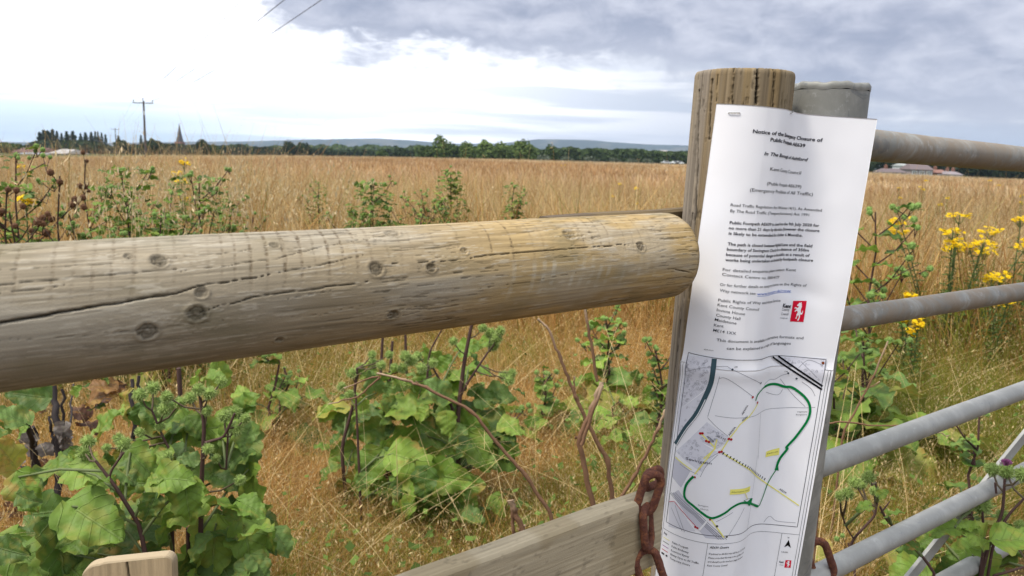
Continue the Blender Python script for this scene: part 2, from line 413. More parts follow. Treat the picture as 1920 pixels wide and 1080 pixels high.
    # cross bands left by the peeling machine, wandering a little round the log
    sw = Sg + .006 * (fbm(Sg * 10, arc * 30, 2.0, 3) - .5) + .004 * arc / r0
    ph_ = Sg - .22 * arc + .006 * (fbm(Sg * 12, arc * 20, 2.0, 3) - .5)
    per = .0115 * (1 + 0 * Sg); kk_ = ph_ / per + 1.1 * fbm(ph_ * 25, 4.4 + 0 * arc, 0, 2); fr = np.abs(kk_ - np.floor(kk_) - .5); amp_ = _hash(np.floor(kk_).astype(np.int64), 3, 5) ** .7
    fleck = smooth(.50, .60, fbm(Sg * 300, a2 * 700, 2.2, 3)); line_ = smooth(.17, .03, fr + .10 * (fbm(Sg * 150, arc * 150, 5, 3) - .5)) * smooth(.15, .7, amp_)
    zone = np.exp(-((Sg - .27) / .035) ** 2) + .9 * np.exp(-((Sg - .44) / .07) ** 2) + .5 * np.exp(-((Sg - .62) / .10) ** 2) + .4 * np.exp(-((Sg - .13) / .06) ** 2)
    tmask = smooth(R(86), R(50), Tg + .25 * (fbm(ph_ * 60, 7 + 0 * arc, 0, 2) - .5))
    bm = np.clip(line_ * (.30 + .9 * fleck) * np.clip(zone * 1.25 + .05, 0, 1.2) * tmask * .85, 0, 1)[..., None] * .80
    c = c * (1 - bm) + np.array([.10, .070, .040]) * bm
    wide = smooth(.30, .10, fr) * smooth(.35, .8, amp_); pale = wide * np.exp(-((Sg - .19) / .10) ** 2) * smooth(R(66), R(80), Tg) * smooth(R(120), R(98), Tg) * smooth(.30, .6, fbm(Sg * 90, a2 * 260, 3, 3))
    c = c * (1 - .6 * pale[..., None]) + np.array([.47, .43, .34]) * .6 * pale[..., None]
    c = c * (.22 + 1.05 * fib[..., None] + .60 * fib2[..., None])
    dirt = smooth(.46, .66, fbm(Sg * 16, arc * 26, 6.6, 4))[..., None] * .42
    c = c * (1 - dirt) + np.array([.17, .15, .085]) * dirt
    c = c * (1 - .5 * dash[..., None]); c = c * kcol[..., None] * (1 - .92 * crack[..., None]); c = c * (1 - np.clip(ringk, 0, .5)[..., None] * .5)
    nib = smooth(.66, .74, fbm(Sg * 45, a2 * 700, 22.0, 3))[..., None] * .4
    c = c * (1 - nib) + np.array([.52, .47, .38]) * nib
    c = c * (1 - .45 * smooth(.016, .002, Sg)[..., None])
    r2 = r - kdep * prof + (.00045 * (fib - .5) + .0003 * (fib2 - .5) - .0004 * dash) * prof - .0005 * bm[..., 0] + .0003 * nib[..., 0]
    g = MB(); g.add(pos(r2).reshape(-1, 3), grid_faces(len(s), len(th), True), c.reshape(-1, 3))
    return g.build('round_rail', M_wood, sm=True, label='thick weathered round log forming the top rail of the fence, with knots and long cracks', cat='fence rail')
make_log()
# ---- timber gate post
def make_post():
    ztop = at(1395, 126, WP[1] - RW)[2]
    nz, nt = 900, 300
    z = np.concatenate([[0, .2], np.linspace(.42, ztop - .006, nz - 8), ztop - .006 * (1 - np.array([.25, .5, .75, .9, .98, 1.0]))])
    th = np.linspace(0, 2 * math.pi, nt + 1)[:-1]           # 0 = +X
    Zg, Tg = np.meshgrid(z, th, indexing='ij')
    ed = np.clip((Zg - (ztop - .006)) / .006, 0, 1)
    r = RW * (1 - .05 * (1 - np.sqrt(np.clip(1 - ed ** 2, 0, 1)))) + .0016 * (fbm(np.cos(Tg), np.sin(Tg), Zg * 2.5, 3) - .5)
    fib = fbm(Tg * 14, Zg * 5, 2, 4); f2 = fbm(Tg * 55, Zg * 11, 5, 3); blot = fbm(Tg * 2.2, Zg * 6, 7, 4)
    dep = np.zeros_like(Zg); dark = np.zeros_like(Zg)
    px, py = project(lean(np.stack([WP[0] + RW * np.cos(Tg), WP[1] + RW * np.sin(Tg), Zg], -1)))
    front = (np.sin(Tg) < .3)
    def tz(x, y):
        d = np.where(front, (px - x) ** 2 + (py - y) ** 2, 1e12); k = np.unravel_index(np.argmin(d), d.shape); return np.array([Tg[k] * RW, Zg[k]])
    arc = Tg * RW
    for i, (pl, wd, dp) in enumerate([([(1335, 150), (1332, 200), (1330, 260)], .0016, .003), ([(1421, 128), (1420, 160), (1418, 195)], .0020, .004),
            ([(1311, 170), (1307, 300), (1301, 440), (1292, 560)], .0020, .004), ([(1375, 128), (1374, 160), (1373, 195)], .0010, .002), ([(1450, 130), (1449, 200)], .0010, .002),
            ([(1299, 400), (1288, 470), (1283, 560)], .0016, .003), ([(1346, 140), (1344, 190)], .0007, .001), ([(1475, 160), (1476, 200)], .0010, .002), ([(1275, 600), (1262, 720), (1256, 860)], .0012, .002)]):
        q = densify([tz(*p) for p in pl], .008, .0006, 40 + i)
        lo, hi = q.min(0) - .005, q.max(0) + .005; k = (arc > lo[0]) & (arc < hi[0]) & (Zg > lo[1]) & (Zg < hi[1])
        d, t = segdist(arc[k], Zg[k], q); wv = wd * (.5 + .7 * vnoise(t * 20, i)); v = smooth(wv, wv * .2, d); dep[k] += v * dp; dark[k] = np.maximum(dark[k], v)
    left = smooth(-math.pi, -math.pi * .72, -np.abs(((Tg + math.pi) % (2 * math.pi)) - math.pi - 0)) * 0
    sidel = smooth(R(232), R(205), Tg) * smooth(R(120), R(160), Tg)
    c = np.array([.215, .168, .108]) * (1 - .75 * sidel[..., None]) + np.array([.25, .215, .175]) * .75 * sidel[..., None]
    hi_ = smooth(.5, .72, blot)[..., None] * .5; c = c * (1 - hi_) + np.array([.31, .25, .16]) * hi_
    mossy = smooth(.55, .75, fbm(Tg * 6, Zg * 2.2, 31, 3))[..., None] * .5; c = c * (1 - mossy) + np.array([.25, .17, .07]) * mossy
    c = c * (.42 + .80 * fib[..., None] + .38 * f2[..., None]); lines = smooth(.62, .72, fbm(Tg * 42, Zg * 2.0, 14, 3))[..., None]; c = c * (1 - .35 * lines) * (1 - .9 * dark[..., None])
    hole = smooth(.70, .78, fbm(Tg * 26, Zg * 70, 77, 3))[..., None]; c = c * (1 - .4 * hole)
    r = r - dep + .0011 * (fib - .5) + .0005 * (f2 - .5) - .0006 * lines[..., 0] - .0008 * hole[..., 0]
    P = lean(np.stack([WP[0] + r * np.cos(Tg), WP[1] + r * np.sin(Tg), Zg + .0012 * (f2 - .5) * ed], -1))
    g = MB(); g.add(P.reshape(-1, 3), grid_faces(len(z), nt, True), c.reshape(-1, 3))
    rc = np.linspace(1, 0, 24); A, B = np.meshgrid(rc, th, indexing='ij')
    rt = r[-1][None] * A; Pc = lean(np.stack([WP[0] + rt * np.cos(B), WP[1] + rt * np.sin(B), np.full(A.shape, ztop) + .0012 * (f2[-1] - .5)[None] * A - .0008 * (1 - A)], -1))
    cc = (np.array([.30, .25, .18]) * (.7 + .5 * fbm(A * 14, B * 0, 3, 2)[..., None]))
    g.add(Pc.reshape(-1, 3), grid_faces(24, nt, True), cc.reshape(-1, 3))
    return g.build('timber_gate_post', M_wood, sm=True, label='round cracked timber gate post with the notice stapled to it', cat='gate post')
make_post()
def make_steel():
    ztop = at(1563, 152, SP[1] - RS)[2]
    root = empty('steel_gate_post', lean([SP[0], SP[1], 0]), 'galvanised steel gate post standing against the round timber post', 'gate post')
    g = MB(); n = 96; th = np.arange(n) * 2 * math.pi / n
    zs = np.array([0, .3, .6, .8, .95, 1.05, ztop - .010, ztop - .0085])
    def ringv(r, z): return np.stack([SP[0] + r * np.cos(th), SP[1] + r * np.sin(th), np.full(n, z)], -1)
    g.add(lean(np.vstack([ringv(RS, z) for z in zs])), grid_faces(len(zs), n, True), (.4, .4, .4))
    g.build('tube', M_galv, root, sm=True)
    g = MB(); wob = .0008 * np.sin(th * 7) + .0006 * np.sin(th * 17 + 1)
    rows = [(RS + .0002, ztop - .0085), (RS + .0006, ztop - .006), (RS + .0006, ztop - .002), (RS - .0012, ztop), (RS * .8, ztop + .0003), (RS * .3, ztop + .0005), (0.0005, ztop + .0005)]
    g.add(lean(np.vstack([ringv(r, z) + np.stack([wob * 0, wob * 0, wob], -1) for r, z in rows])), grid_faces(len(rows), n, True), (.4, .4, .4))
    g.build('welded_cap', M_galv, root, sm=True)
make_steel()
# ------------------------------------------------------------------ the gate
SL = np.array([SP[0], SP[1]]) + .01 * FD[:2]
def on_gate(px, py, off=0.0):
    d = ray(px, py); nrm = np.array([FD[1], -FD[0]]); o = SL + nrm * off
    t = np.dot(o, nrm) / np.dot(d[:2], nrm); return np.array([0, 0, CAMZ]) + d * t
def make_gate():
    root = empty('field_gate', [SL[0], SL[1], 0], 'galvanised tubular steel field gate with five visible bars and a diagonal brace', 'gate')
    bars = [((1640, 273), (1920, 299), .0208, M_galv2), ((1592, 596), (1920, 546), .0162, M_galv2), ((1556, 866), (1920, 731), .0158, M_galv3), ((1563, 1064), (1920, 884), .0155, M_galv3), ((1795, 1076), (1920, 1004), .0155, M_galv3)]
    for a, b, r, m in bars:
        A, B = on_gate(*a), on_gate(*b); d = (B - A) / np.linalg.norm((B - A)[:2])
        P0 = A - d * (np.linalg.norm((A - [SL[0], SL[1], 0])[:2]) * np.sign(np.dot((A - [SL[0], SL[1], 0])[:2], FD[:2])))
        P1 = P0 + d * 3.0
        g = MB(); k = 40; pts = P0 + (P1 - P0) * np.linspace(0, 1, k)[:, None]
        g.tube(pts, r * (1 + .012 * np.sin(np.arange(k) * 1.3)), (.45, .45, .45), 32); g.build('bar', m, root, sm=True)
    off = -.019
    A, B = on_gate(1750, 1028, off), on_gate(1920, 818, off); d = B - A
    g = MB(); u = unit(d); wv = unit(np.cross(u, [FD[1], -FD[0], 0])) * .012; nn = np.array([FD[1], -FD[0], 0]) * .003
    P0, P1 = A - d * .9, B + d * 1.3
    c = np.array([P0 - wv - nn, P1 - wv - nn, P1 + wv - nn, P0 + wv - nn, P0 - wv + nn, P1 - wv + nn, P1 + wv + nn, P0 + wv + nn])
    g.add(c, [[3, 2, 1, 0], [4, 5, 6, 7], [0, 1, 5, 4], [1, 2, 6, 5], [2, 3, 7, 6], [3, 0, 4, 7]], (.4, .4, .4)); g.build('diagonal_brace', M_galv3, root)
make_gate()
# ------------------------------------------------------------------ boards and the stub post
def plank(name, a, b, Y0, Y1, height, thick, col, label, cat, ext=(.1, .6), warm=0.0):
    """a sawn board: a,b are photo points on its top front edge at plan distances Y0,Y1"""
    A, B = at(*a, Y0), at(*b, Y1); u = unit(B - A); A = A - u * ext[0]; B = B + u * ext[1]; L = np.linalg.norm(B - A)
    back = unit(np.cross(u, UP)); back = back if back[1] > 0 else -back; dn = unit(np.cross(u, back)); dn = dn if dn[2] < 0 else -dn
    ns, per = 500, []
    ch = .003
    sec = [(0, ch), (0, height - ch), (ch, height), (thick - ch, height), (thick, height - ch), (thick, ch), (thick - ch, 0), (ch, 0)]
    pts = []
    for i in range(len(sec)):
        p, q = np.array(sec[i]), np.array(sec[(i + 1) % len(sec)]); k = max(1, int(np.linalg.norm(q - p) / .0012)); pts += [p + (q - p) * j / k for j in range(k)]
    pts = np.array(pts); s = np.linspace(0, L, ns); S_, I = np.meshgrid(s, np.arange(len(pts)), indexing='ij'); bk, dv = pts[I][..., 0], pts[I][..., 1]
    fib = fbm(S_ * 9, dv * 300 + 5, bk * 300, 4); f2 = fbm(S_ * 30, dv * 900, bk * 900 + 9, 3); bl = fbm(S_ * 8, dv * 25, bk * 20 + 3, 4)
    dvw = dv + .0012 * (fbm(S_ * 14, bk * 0, 2, 3) - .5) * smooth(.012, 0, dv) * 2 + .0005 * (fib - .5)
    bkw = bk + .0010 * (fib - .5)
    P = A + u * S_[..., None] + back * bkw[..., None] + dn * dvw[..., None]
    c = np.array(col) * (.58 + .52 * fib[..., None] + .25 * f2[..., None]) * (.8 + .4 * bl[..., None])
    st = smooth(.6, .7, fbm(S_ * 12, dv * 20, 44, 3))[..., None] * .35; c = c * (1 - st) + np.array([.22, .16, .07]) * st
    dk = smooth(.68, .76, fbm(S_ * 90, dv * 180, bk * 100 + 61, 3))[..., None]; c = c * (1 - .25 * dk)
    g = MB(); g.add(P.reshape(-1, 3), grid_faces(ns, len(pts), True)[:, ::-1], c.reshape(-1, 3))
    for row, fl in ((0, 1), (ns - 1, -1)):
        n = len(pts); v = np.vstack([P[row], P[row].mean(0)[None]]); g.add(v, np.array([[t, (t + 1) % n, n][::fl] for t in range(n)]), col)
    return g.build(name, M_wood, sm=False, label=label, cat=cat)
plank('lower_rail', (826, 1079), (1210, 937), .655, .845, .088, .026, (.41, .345, .235), 'grey sawn board running low along the fence behind the rusty chain', 'fence board', ext=(.5, .035))
plank('back_rail', (1060, 406), (1281, 392), .865, .975, .075, .022, (.13, .10, .07), 'dark flat board showing just behind the right end of the log rail', 'fence board', ext=(.02, .03))
def stub():
    cx = at(238, 1056, .78); ztop = cx[2]; nx, nz = 90, 160
    half = .0475; th = .012; rad = .020
    # rounded-corner front outline extruded backwards, real depth
    a = [(-half, -ztop), (-half, -rad)] + [(-half + rad - rad * math.cos(t), -rad + rad * math.sin(t)) for t in np.linspace(0, math.pi / 2, 10)[1:]] + [(x, .0045 * (x + half) / half - .0005) for x in np.linspace(-half + rad + .004, half - .012, 16)] + [(half - .010 + .010 * math.sin(t), .0080 - .010 + .010 * math.cos(t)) for t in np.linspace(0, math.pi / 2, 7)[1:]] + [(half, -ztop)]
    a = np.array(a); n = len(a); u = unit([1, .1, 0]); bk = unit([-.1, 1, 0])
    g = MB(); rows = []
    for d, s_ in ((.0, .0022), (.0012, .0006), (.003, 0), (th * .5, 0), (th, 0)):
        q = a.copy(); q[:, 0] *= (1 - s_ / half); q[:, 1] = np.where(q[:, 1] > -ztop * .99, q[:, 1] - s_, q[:, 1])
        rows.append(np.array([cx[0], cx[1], ztop]) + u * q[:, :1] + bk * d + UP * q[:, 1:2])
    V = np.vstack(rows); g.add(V, grid_faces(len(rows), n)[:, ::-1], (.40, .32, .21))
    # front face as a fine grid so the grain can be coloured
    xs = np.linspace(-1, 1, nx); zs = np.concatenate([[0], np.linspace(.70, 1, nz)])
    top = np.interp(xs * (half - .0022), a[1:-1, 0][np.argsort(a[1:-1, 0])], a[1:-1, 1][np.argsort(a[1:-1, 0])]) - .0022
    Xg, Zg = np.meshgrid(xs, zs, indexing='ij'); zz = -ztop + (top[:, None] + ztop) * Zg
    xx = Xg * (half - .0022)
    fib = fbm(xx * 330, zz * 14, 3, 4); f2 = fbm(xx * 1100, zz * 30, 8, 2)
    c = np.array([.44, .34, .21]) * (.62 + .55 * fib[..., None] + .25 * f2[..., None]); ck = smooth(.0016, .0004, np.abs(xx - .002 + .10 * (zz + .02) + .001 * (fib - .5)))[..., None]; c = c * (1 - .8 * ck)
    P = np.array([cx[0], cx[1], ztop]) + u * xx[..., None] + bk * (.0006 * (fib - .5) + .0015 * ck[..., 0] - .0002)[..., None] + UP * zz[..., None]
    g.add(P.reshape(-1, 3), grid_faces(nx, len(zs)), c.reshape(-1, 3))
    g.build('short_post', M_wood, sm=False, label='short sawn timber post with a rounded pale top below the log rail', cat='fence post')
stub()
# ------------------------------------------------------------------ rusty chain
def chain(name, links, label):
    """links: (centre, long axis, width axis, outer length, outer width, wire radius); each link a part"""
    root = empty(name, links[0][0], label, 'chain')
    for c, la, wa, Ln, Wd, wr in links:
        la = unit(la); wa = unit(np.array(wa) - la * np.dot(wa, la)); R0 = Wd / 2 - wr; st = Ln / 2 - Wd / 2
        pts = [c + la * (st + R0 * math.sin(t)) + wa * R0 * math.cos(t) for t in np.linspace(0, math.pi, 14)]
        pts += [c - la * (st + R0 * math.sin(t)) - wa * R0 * math.cos(t) for t in np.linspace(0, math.pi, 14)]
        pts = np.array(pts + pts[:1]); dense = []
        for i in range(len(pts) - 1):
            k = 2 if i not in (13, 27) else 8
            dense += [pts[i] + (pts[i + 1] - pts[i]) * j / k for j in range(k)]
        P = np.array(dense); m, n = len(P), 14; T = np.roll(P, -1, 0) - np.roll(P, 1, 0); T /= np.linalg.norm(T, axis=1)[:, None]
        N = np.cross(la, wa); O = np.cross(T, N); a = np.arange(n) * 2 * math.pi / n
        rv = wr * (1 + .22 * (fbm(P[:, 0][:, None] * 260, P[:, 2][:, None] * 260, a[None], 3) - .5))
        V = P[:, None] + rv[..., None] * (np.cos(a)[None, :, None] * N + np.sin(a)[None, :, None] * O[:, None])
        i, j = np.meshgrid(np.arange(m), np.arange(n), indexing='ij'); i2, j2 = (i + 1) % m, (j + 1) % n
        g = MB(); g.add(V.reshape(-1, 3), np.stack([i * n + j, i * n + j2, i2 * n + j2, i2 * n + j], -1).reshape(-1, 4)); g.build('link', M_rust, root, sm=True)
wr = .0046
e1 = np.array([.96, .28, 0])
chain('chain', [
    (at(1217, 925, .845), at(1205, 962, .845) - at(1230, 885, .845), e1, .056, .030, wr),
    (at(1224, 897, .872), [.62, .78, -.1], [.2, .3, .9], .046, .027, wr),
    (at(1213, 988, .845), at(1216, 1030, .845) - at(1210, 950, .845), [.45, .9, 0], .058, .031, wr),
    (at(1219, 1073, .845), at(1232, 1110, .845) - at(1206, 1030, .845), e1, .064, .036, wr),
    (at(1236, 1140, .855), [.1, 0, -1], [.3, .9, 0], .060, .030, wr)], 'rusty iron chain hanging round the left side of the timber post')
chain('chain', [
    (at(1538, 1052, 1.05), at(1556, 1092, 1.05) - at(1529, 1012, 1.05), [1, .1, 0], .072, .040, .0055),
    (at(1561, 1135, 1.05), [.2, 0, -1], [.2, .9, 0], .064, .032, .005)], 'end of rusty chain coming round the right side of the steel post')
# ------------------------------------------------------------------ the paper notice
def rot2(v, a): return np.array([v[0] * math.cos(a) - v[1] * math.sin(a), v[0] * math.sin(a) + v[1] * math.cos(a)])
def plan_curve():
    n = unit([-WP[0], -WP[1]]); r = np.array([-n[1], n[0]]);
    if r[0] < 0: r = -r
    pts = [WP + (RW + .0016) * (n * math.cos(p) + r * math.sin(p)) for p in np.radians(np.arange(-105, 31, 3))]
    k0 = len(pts)
    tail = [(1473, 205, .9080), (1491, 206, .9320), (1507, 208, .9410), (1530, 212, .9430), (1570, 218, .9420), (1610, 224, .9400), (1660, 230, .9365), (1730, 230, .931)]
    for x, y, Yv in tail:
        p = at(x, y, Yv); q = p.copy(); q[0] -= (p[2] - 1.2) * LEAN; pts.append(q[:2])
    P = np.array(pts); out = []
    for i in range(len(P) - 1):                       # centripetal-ish Catmull-Rom
        a, b, c, d = P[max(i - 1, 0)], P[i], P[i + 1], P[min(i + 2, len(P) - 1)]
        for t in np.linspace(0, 1, 12, endpoint=False):
            m1 = (c - a) / 2 * (np.linalg.norm(c - b) / (np.linalg.norm(c - a) / 2 + 1e-9)); m2 = (d - b) / 2 * (np.linalg.norm(c - b) / (np.linalg.norm(d - b) / 2 + 1e-9))
            out.append((2*t**3-3*t**2+1)*b + (t**3-2*t**2+t)*m1 + (-2*t**3+3*t**2)*c + (t**3-t**2)*m2)
    out = np.array(out)
    ker = np.ones(9) / 9; sm_ = np.stack([np.convolve(np.pad(out[:, k], 4, 'edge'), ker, 'valid') for k in (0, 1)], 1)
    s = np.concatenate([[0], np.cumsum(np.linalg.norm(np.diff(sm_, axis=0), axis=1))])
    ss = np.arange(0, s[-1], .0005); C = np.stack([np.interp(ss, s, sm_[:, k]) for k in (0, 1)], 1)
    return ss, C
PS, PC = plan_curve()
PT = np.gradient(PC, axis=0); PT /= np.linalg.norm(PT, axis=1)[:, None]; PN = np.stack([PT[:, 1], -PT[:, 0]], 1)   # towards the camera
TL = at(1328, 192, .90)
q = TL.copy(); q[0] -= (TL[2] - 1.2) * LEAN
S0 = PS[np.argmin(np.linalg.norm(PC - q[:2], axis=1))]; Z0 = TL[2]
PA = .048                                             # the sheet hangs turned clockwise by this angle
PW, PH = .2120, .313
def paper(u, v, off=0.0):
    """sheet coordinates (metres right of and below its top left corner) -> world"""
    u = np.asarray(u, float); v = np.asarray(v, float)
    s = S0 + u * math.cos(PA) - v * math.sin(PA); z = Z0 - u * math.sin(PA) - v * math.cos(PA)
    s = np.clip(s, 0, PS[-1])
    x = np.interp(s, PS, PC[:, 0]); y = np.interp(s, PS, PC[:, 1]); nx = np.interp(s, PS, PN[:, 0]); ny = np.interp(s, PS, PN[:, 1])
    crump = .0007 * (fbm(u * 38 + 4, v * 24, 6, 2) - .5) + .0013 * (fbm(u * 14, v * 9, 3, 2) - .5) + .0020 * smooth(.55, .9, u / PW) * (fbm(u * 10, v * 16, 8, 2) - .5)
    crump = crump - .0018 * np.exp(-((v - .190 - .25 * (u - .1)) / .012) ** 2) * smooth(.05, .12, u) * smooth(.21, .16, u)
    crump = crump + .0018 * np.exp(-((v - PH * .965) / .010) ** 2)
    curl = .010 * smooth(.585, .63, v) * smooth(.10, .15, u)
    o = off + crump + curl + .0030 * smooth(PW - .05, PW, u) * smooth(.0, .1, .3 - v)
    return lean(np.stack([x + nx * o, y + ny * o, z + curl * .4], -1))
gu, gv = np.meshgrid(np.arange(0, PW + .004, .0006), np.arange(0, .66, .0006), indexing='ij')
GPX, GPY = project(paper(gu, gv))
GTAN = None
def uv(x, y):
    d = (GPX - x) ** 2 + (GPY - y) ** 2; k = np.unravel_index(np.argmin(d), d.shape); return np.array([gu[k], gv[k]])
V2 = float(uv(1400, 655)[1]) * 0 + .2975                # the second sheet starts here
notice = empty('paper_notice', [TL[0], TL[1], TL[2]], 'white two-page paper notice with a footpath map stapled to the gate posts', 'notice')
def sheet(name, v0, v1, base, lab):
    g = MB(); U_, V_ = np.meshgrid(np.linspace(0, PW, 150), np.linspace(v0, v1, 190), indexing='ij')
    a = paper(U_, V_, base); b = paper(U_, V_, base - .0002); n, m = U_.shape
    g.add(a.reshape(-1, 3), grid_faces(n, m)[:, ::-1]); g.add(b.reshape(-1, 3), grid_faces(n, m))
    N = n * m; idx = np.arange(N).reshape(n, m); loop = np.concatenate([idx[:, 0], idx[-1, 1:], idx[::-1, -1][1:], idx[0, ::-1][1:-1]])
    l2 = np.roll(loop, -1); g.f4.append(np.stack([loop, l2, l2 + N, loop + N], -1))
    return g.build(name, M_paper, notice, sm=True, label=lab)
p1 = sheet('sheet', 0, PH, 0.0, 'page of closure notice text'); B2 = .0012
p2 = sheet('sheet', V2, V2 + PH, B2, 'page with the map')
INK = lin((38, 38, 48)); 
class Ink:
    def __init__(s, base, nm): s.b = base; s.nm = nm; s.layer = {}; s.k = 0
    def g(s, name): return s.layer.setdefault(name if name == 'logo' else s.nm, MB())
    def strip(s, name, pts, wd, col, dashed=None, isuv=False, lift=0):
        P = np.array([p if isuv else uv(*p) for p in pts], float); P = densify(P, .0025)
        T = np.gradient(P, axis=0); T /= np.linalg.norm(T, axis=1)[:, None] + 1e-12; N = np.stack([-T[:, 1], T[:, 0]], 1) * wd / 2
        s.k += 1; off = s.b + .00025 + .00001 * (s.k % 9) + .00012 * lift
        a, b = P + N, P - N; V = np.empty((2 * len(P), 3)); V[0::2] = paper(a[:, 0], a[:, 1], off); V[1::2] = paper(b[:, 0], b[:, 1], off)
        f = np.array([[2 * i, 2 * i + 1, 2 * i + 3, 2 * i + 2] for i in range(len(P) - 1) if not dashed or i % dashed[1] < dashed[0]])
        s.g(name).add(V, f, col)
    def smoothstrip(s, name, pts, wd, col, lift=0):
        P = np.array([uv(*p) for p in pts]); n = len(P); out = []
        for i in range(n - 1):
            a, b, c, d = P[max(i - 1, 0)], P[i], P[i + 1], P[min(i + 2, n - 1)]
            for t in np.linspace(0, 1, 6, endpoint=False):
                out.append(.5 * (2*b + (c-a)*t + (2*a-5*b+4*c-d)*t*t + (3*b-a-3*c+d)*t**3))
        out.append(P[-1]); s.strip(name, out, wd, col, isuv=True, lift=lift)
    def quad(s, name, c4, col, lift=0, isuv=False):
        c = np.array([p if isuv else uv(*p) for p in c4]); k = 14; a, b = np.meshgrid(np.linspace(0, 1, k), np.linspace(0, 1, k), indexing='ij'); a = a[..., None]; b = b[..., None]
        P = (c[0] * (1 - a) + c[1] * a) * (1 - b) + (c[3] * (1 - a) + c[2] * a) * b
        s.g(name).add(paper(P[..., 0], P[..., 1], s.b + .00015 + .00012 * lift).reshape(-1, 3), grid_faces(k, k)[:, ::-1], col)
    def poly(s, name, pts, col, lift=0, isuv=True):
        from mathutils.geometry import tessellate_polygon
        c = np.array([p if isuv else uv(*p) for p in pts]); tri = tessellate_polygon([[Vector((p[0], p[1], 0)) for p in c]])
        s.g(name).add(paper(c[:, 0], c[:, 1], s.b + .00015 + .00012 * lift), np.array(tri), col)
    def text(s, name, txt, a, b, em, col=INK, bold=0.0, shear=0.0, lift=2):
        cu = bpy.data.curves.new('t', 'FONT'); cu.body = txt; cu.size = 1.0; cu.offset = bold; cu.shear = shear; cu.resolution_u = 2
        ob = bpy.data.objects.new('t', cu); me = bpy.data.meshes.new_from_object(ob)
        v = np.empty(len(me.vertices) * 3); me.vertices.foreach_get('co', v); v = v.reshape(-1, 3)
        if len(v):
            f = [[p.vertices[0], p.vertices[j], p.vertices[j + 1]] for p in me.polygons for j in range(1, len(p.vertices) - 1)]
            A, B = uv(*a), uv(*b); d = B - A; Ld = np.linalg.norm(d); d /= Ld; up = np.array([d[1], -d[0]])
            X0, X1 = v[:, 0].min(), v[:, 0].max(); q = A + np.outer((v[:, 0] - X0) / (X1 - X0) * Ld, d) + np.outer(v[:, 1] * em, up)
            s.g(name).add(paper(q[:, 0], q[:, 1], s.b + .00015 + .00012 * lift), np.array(f)[:, ::-1], col)
        bpy.data.objects.remove(ob); bpy.data.curves.remove(cu); bpy.data.meshes.remove(me)
    def done(s, parent):
        for k, mb in s.layer.items(): mb.build(k, M_ink, parent)
I1 = Ink(0.0, 'printed_text')
A_ = lambda x, y: (1280 + x / 4.5, 180 + y / 4.5)
B_ = lambda x, y: (1260 + x / 3.374, 360 + y / 3.374)
HB, BB, NN = .026, .018, .002
def L1(t, f, x0, y0, x1, y1, em, b=NN, sh=0, col=INK, n='printed_text'): I1.text(n, t, f(x0, y0), f(x1, y1), em, col, b, sh)
L1('Notice of the Emergency Closure of', A_, 590, 310, 1180, 388, .0056, HB, n='heading'); L1('Public Footpath AE639', A_, 738, 380, 1030, 432, .0056, HB, n='heading')
L1('In The Borough of Ashford', A_, 685, 500, 1055, 550, .0054, .025, .25); L1('Kent County Council', A_, 735, 628, 995, 662, .0054)
L1('(Public Footpath AE639)', A_, 710, 752, 1000, 778, .0052); L1('(Emergency Prohibition of All Traffic)', A_, 565, 806, 1098, 842, .0054)
L1('Road Traffic Regulation Act 1984 Section 14(1), As Amended', A_, 403, 928, 1172, 976, .0046); L1('By The Road Traffic (Temporary Restrictions) Act 1991', A_, 400, 980, 1065, 1014, .0046)
L1('Public Footpath AE639 is closed from the 9th July 2020 for', B_, 363, 200, 930, 222, .0047, BB); L1('no more than 21 days by this notice, (however the closure', B_, 360, 235, 930, 252, .0047, BB)
L1('is likely to be extended for a further 6 Months.', B_, 358, 268, 825, 283, .0047, BB)
L1('The path is closed between Highfield Lane and the field', B_, 350, 337, 885, 348, .0047, BB); L1('boundary of Sevington Church for a distance of 350m', B_, 345, 369, 865, 378, .0047, BB)
L1('because of potential danger to the public as a result of', B_, 340, 402, 870, 411, .0047, BB); L1('works being undertaken on the land by footpath closure', B_, 335, 435, 892, 441, .0047, BB)
L1('For detailed enquiries please contact Kent', B_, 320, 497, 783, 502, .0047); L1('Contact Centre no. 03000 4177', B_, 315, 528, 675, 548, .0047)
L1('Or for further details on temporary closures on the Rights of', B_, 303, 592, 850, 598, .0047); L1('Way network see', B_, 302, 628, 525, 650, .0047)
L1('www.kent.gov.uk/row', B_, 538, 655, 752, 632, .0045, NN, 0, lin((70, 105, 190))); I1.strip('printed_text', [B_(538, 660), B_(752, 637)], .0004, lin((70, 105, 190)))
for t, x0, y0, x1, y1 in (('Public Rights of Way and Access Service', 290, 690, 685, 695), ('Kent County Council', 287, 720, 547, 750), ('Invicta House', 283, 752, 460, 778), ('County Hall', 278, 785, 430, 810), ('Maidstone', 270, 815, 405, 838), ('Kent', 265, 848, 325, 858), ('ME14 1XX', 260, 880, 403, 904)):
    L1(t, B_, x0, y0, x1, y1, .0047)
L1('This document is available in alternative formats and', B_, 280, 942, 830, 932, .0048); L1('can be explained in a range of languages', B_, 347, 996, 750, 966, .0048)
RED = lin((205, 22, 52)); WHITE = (.8, .8, .82)
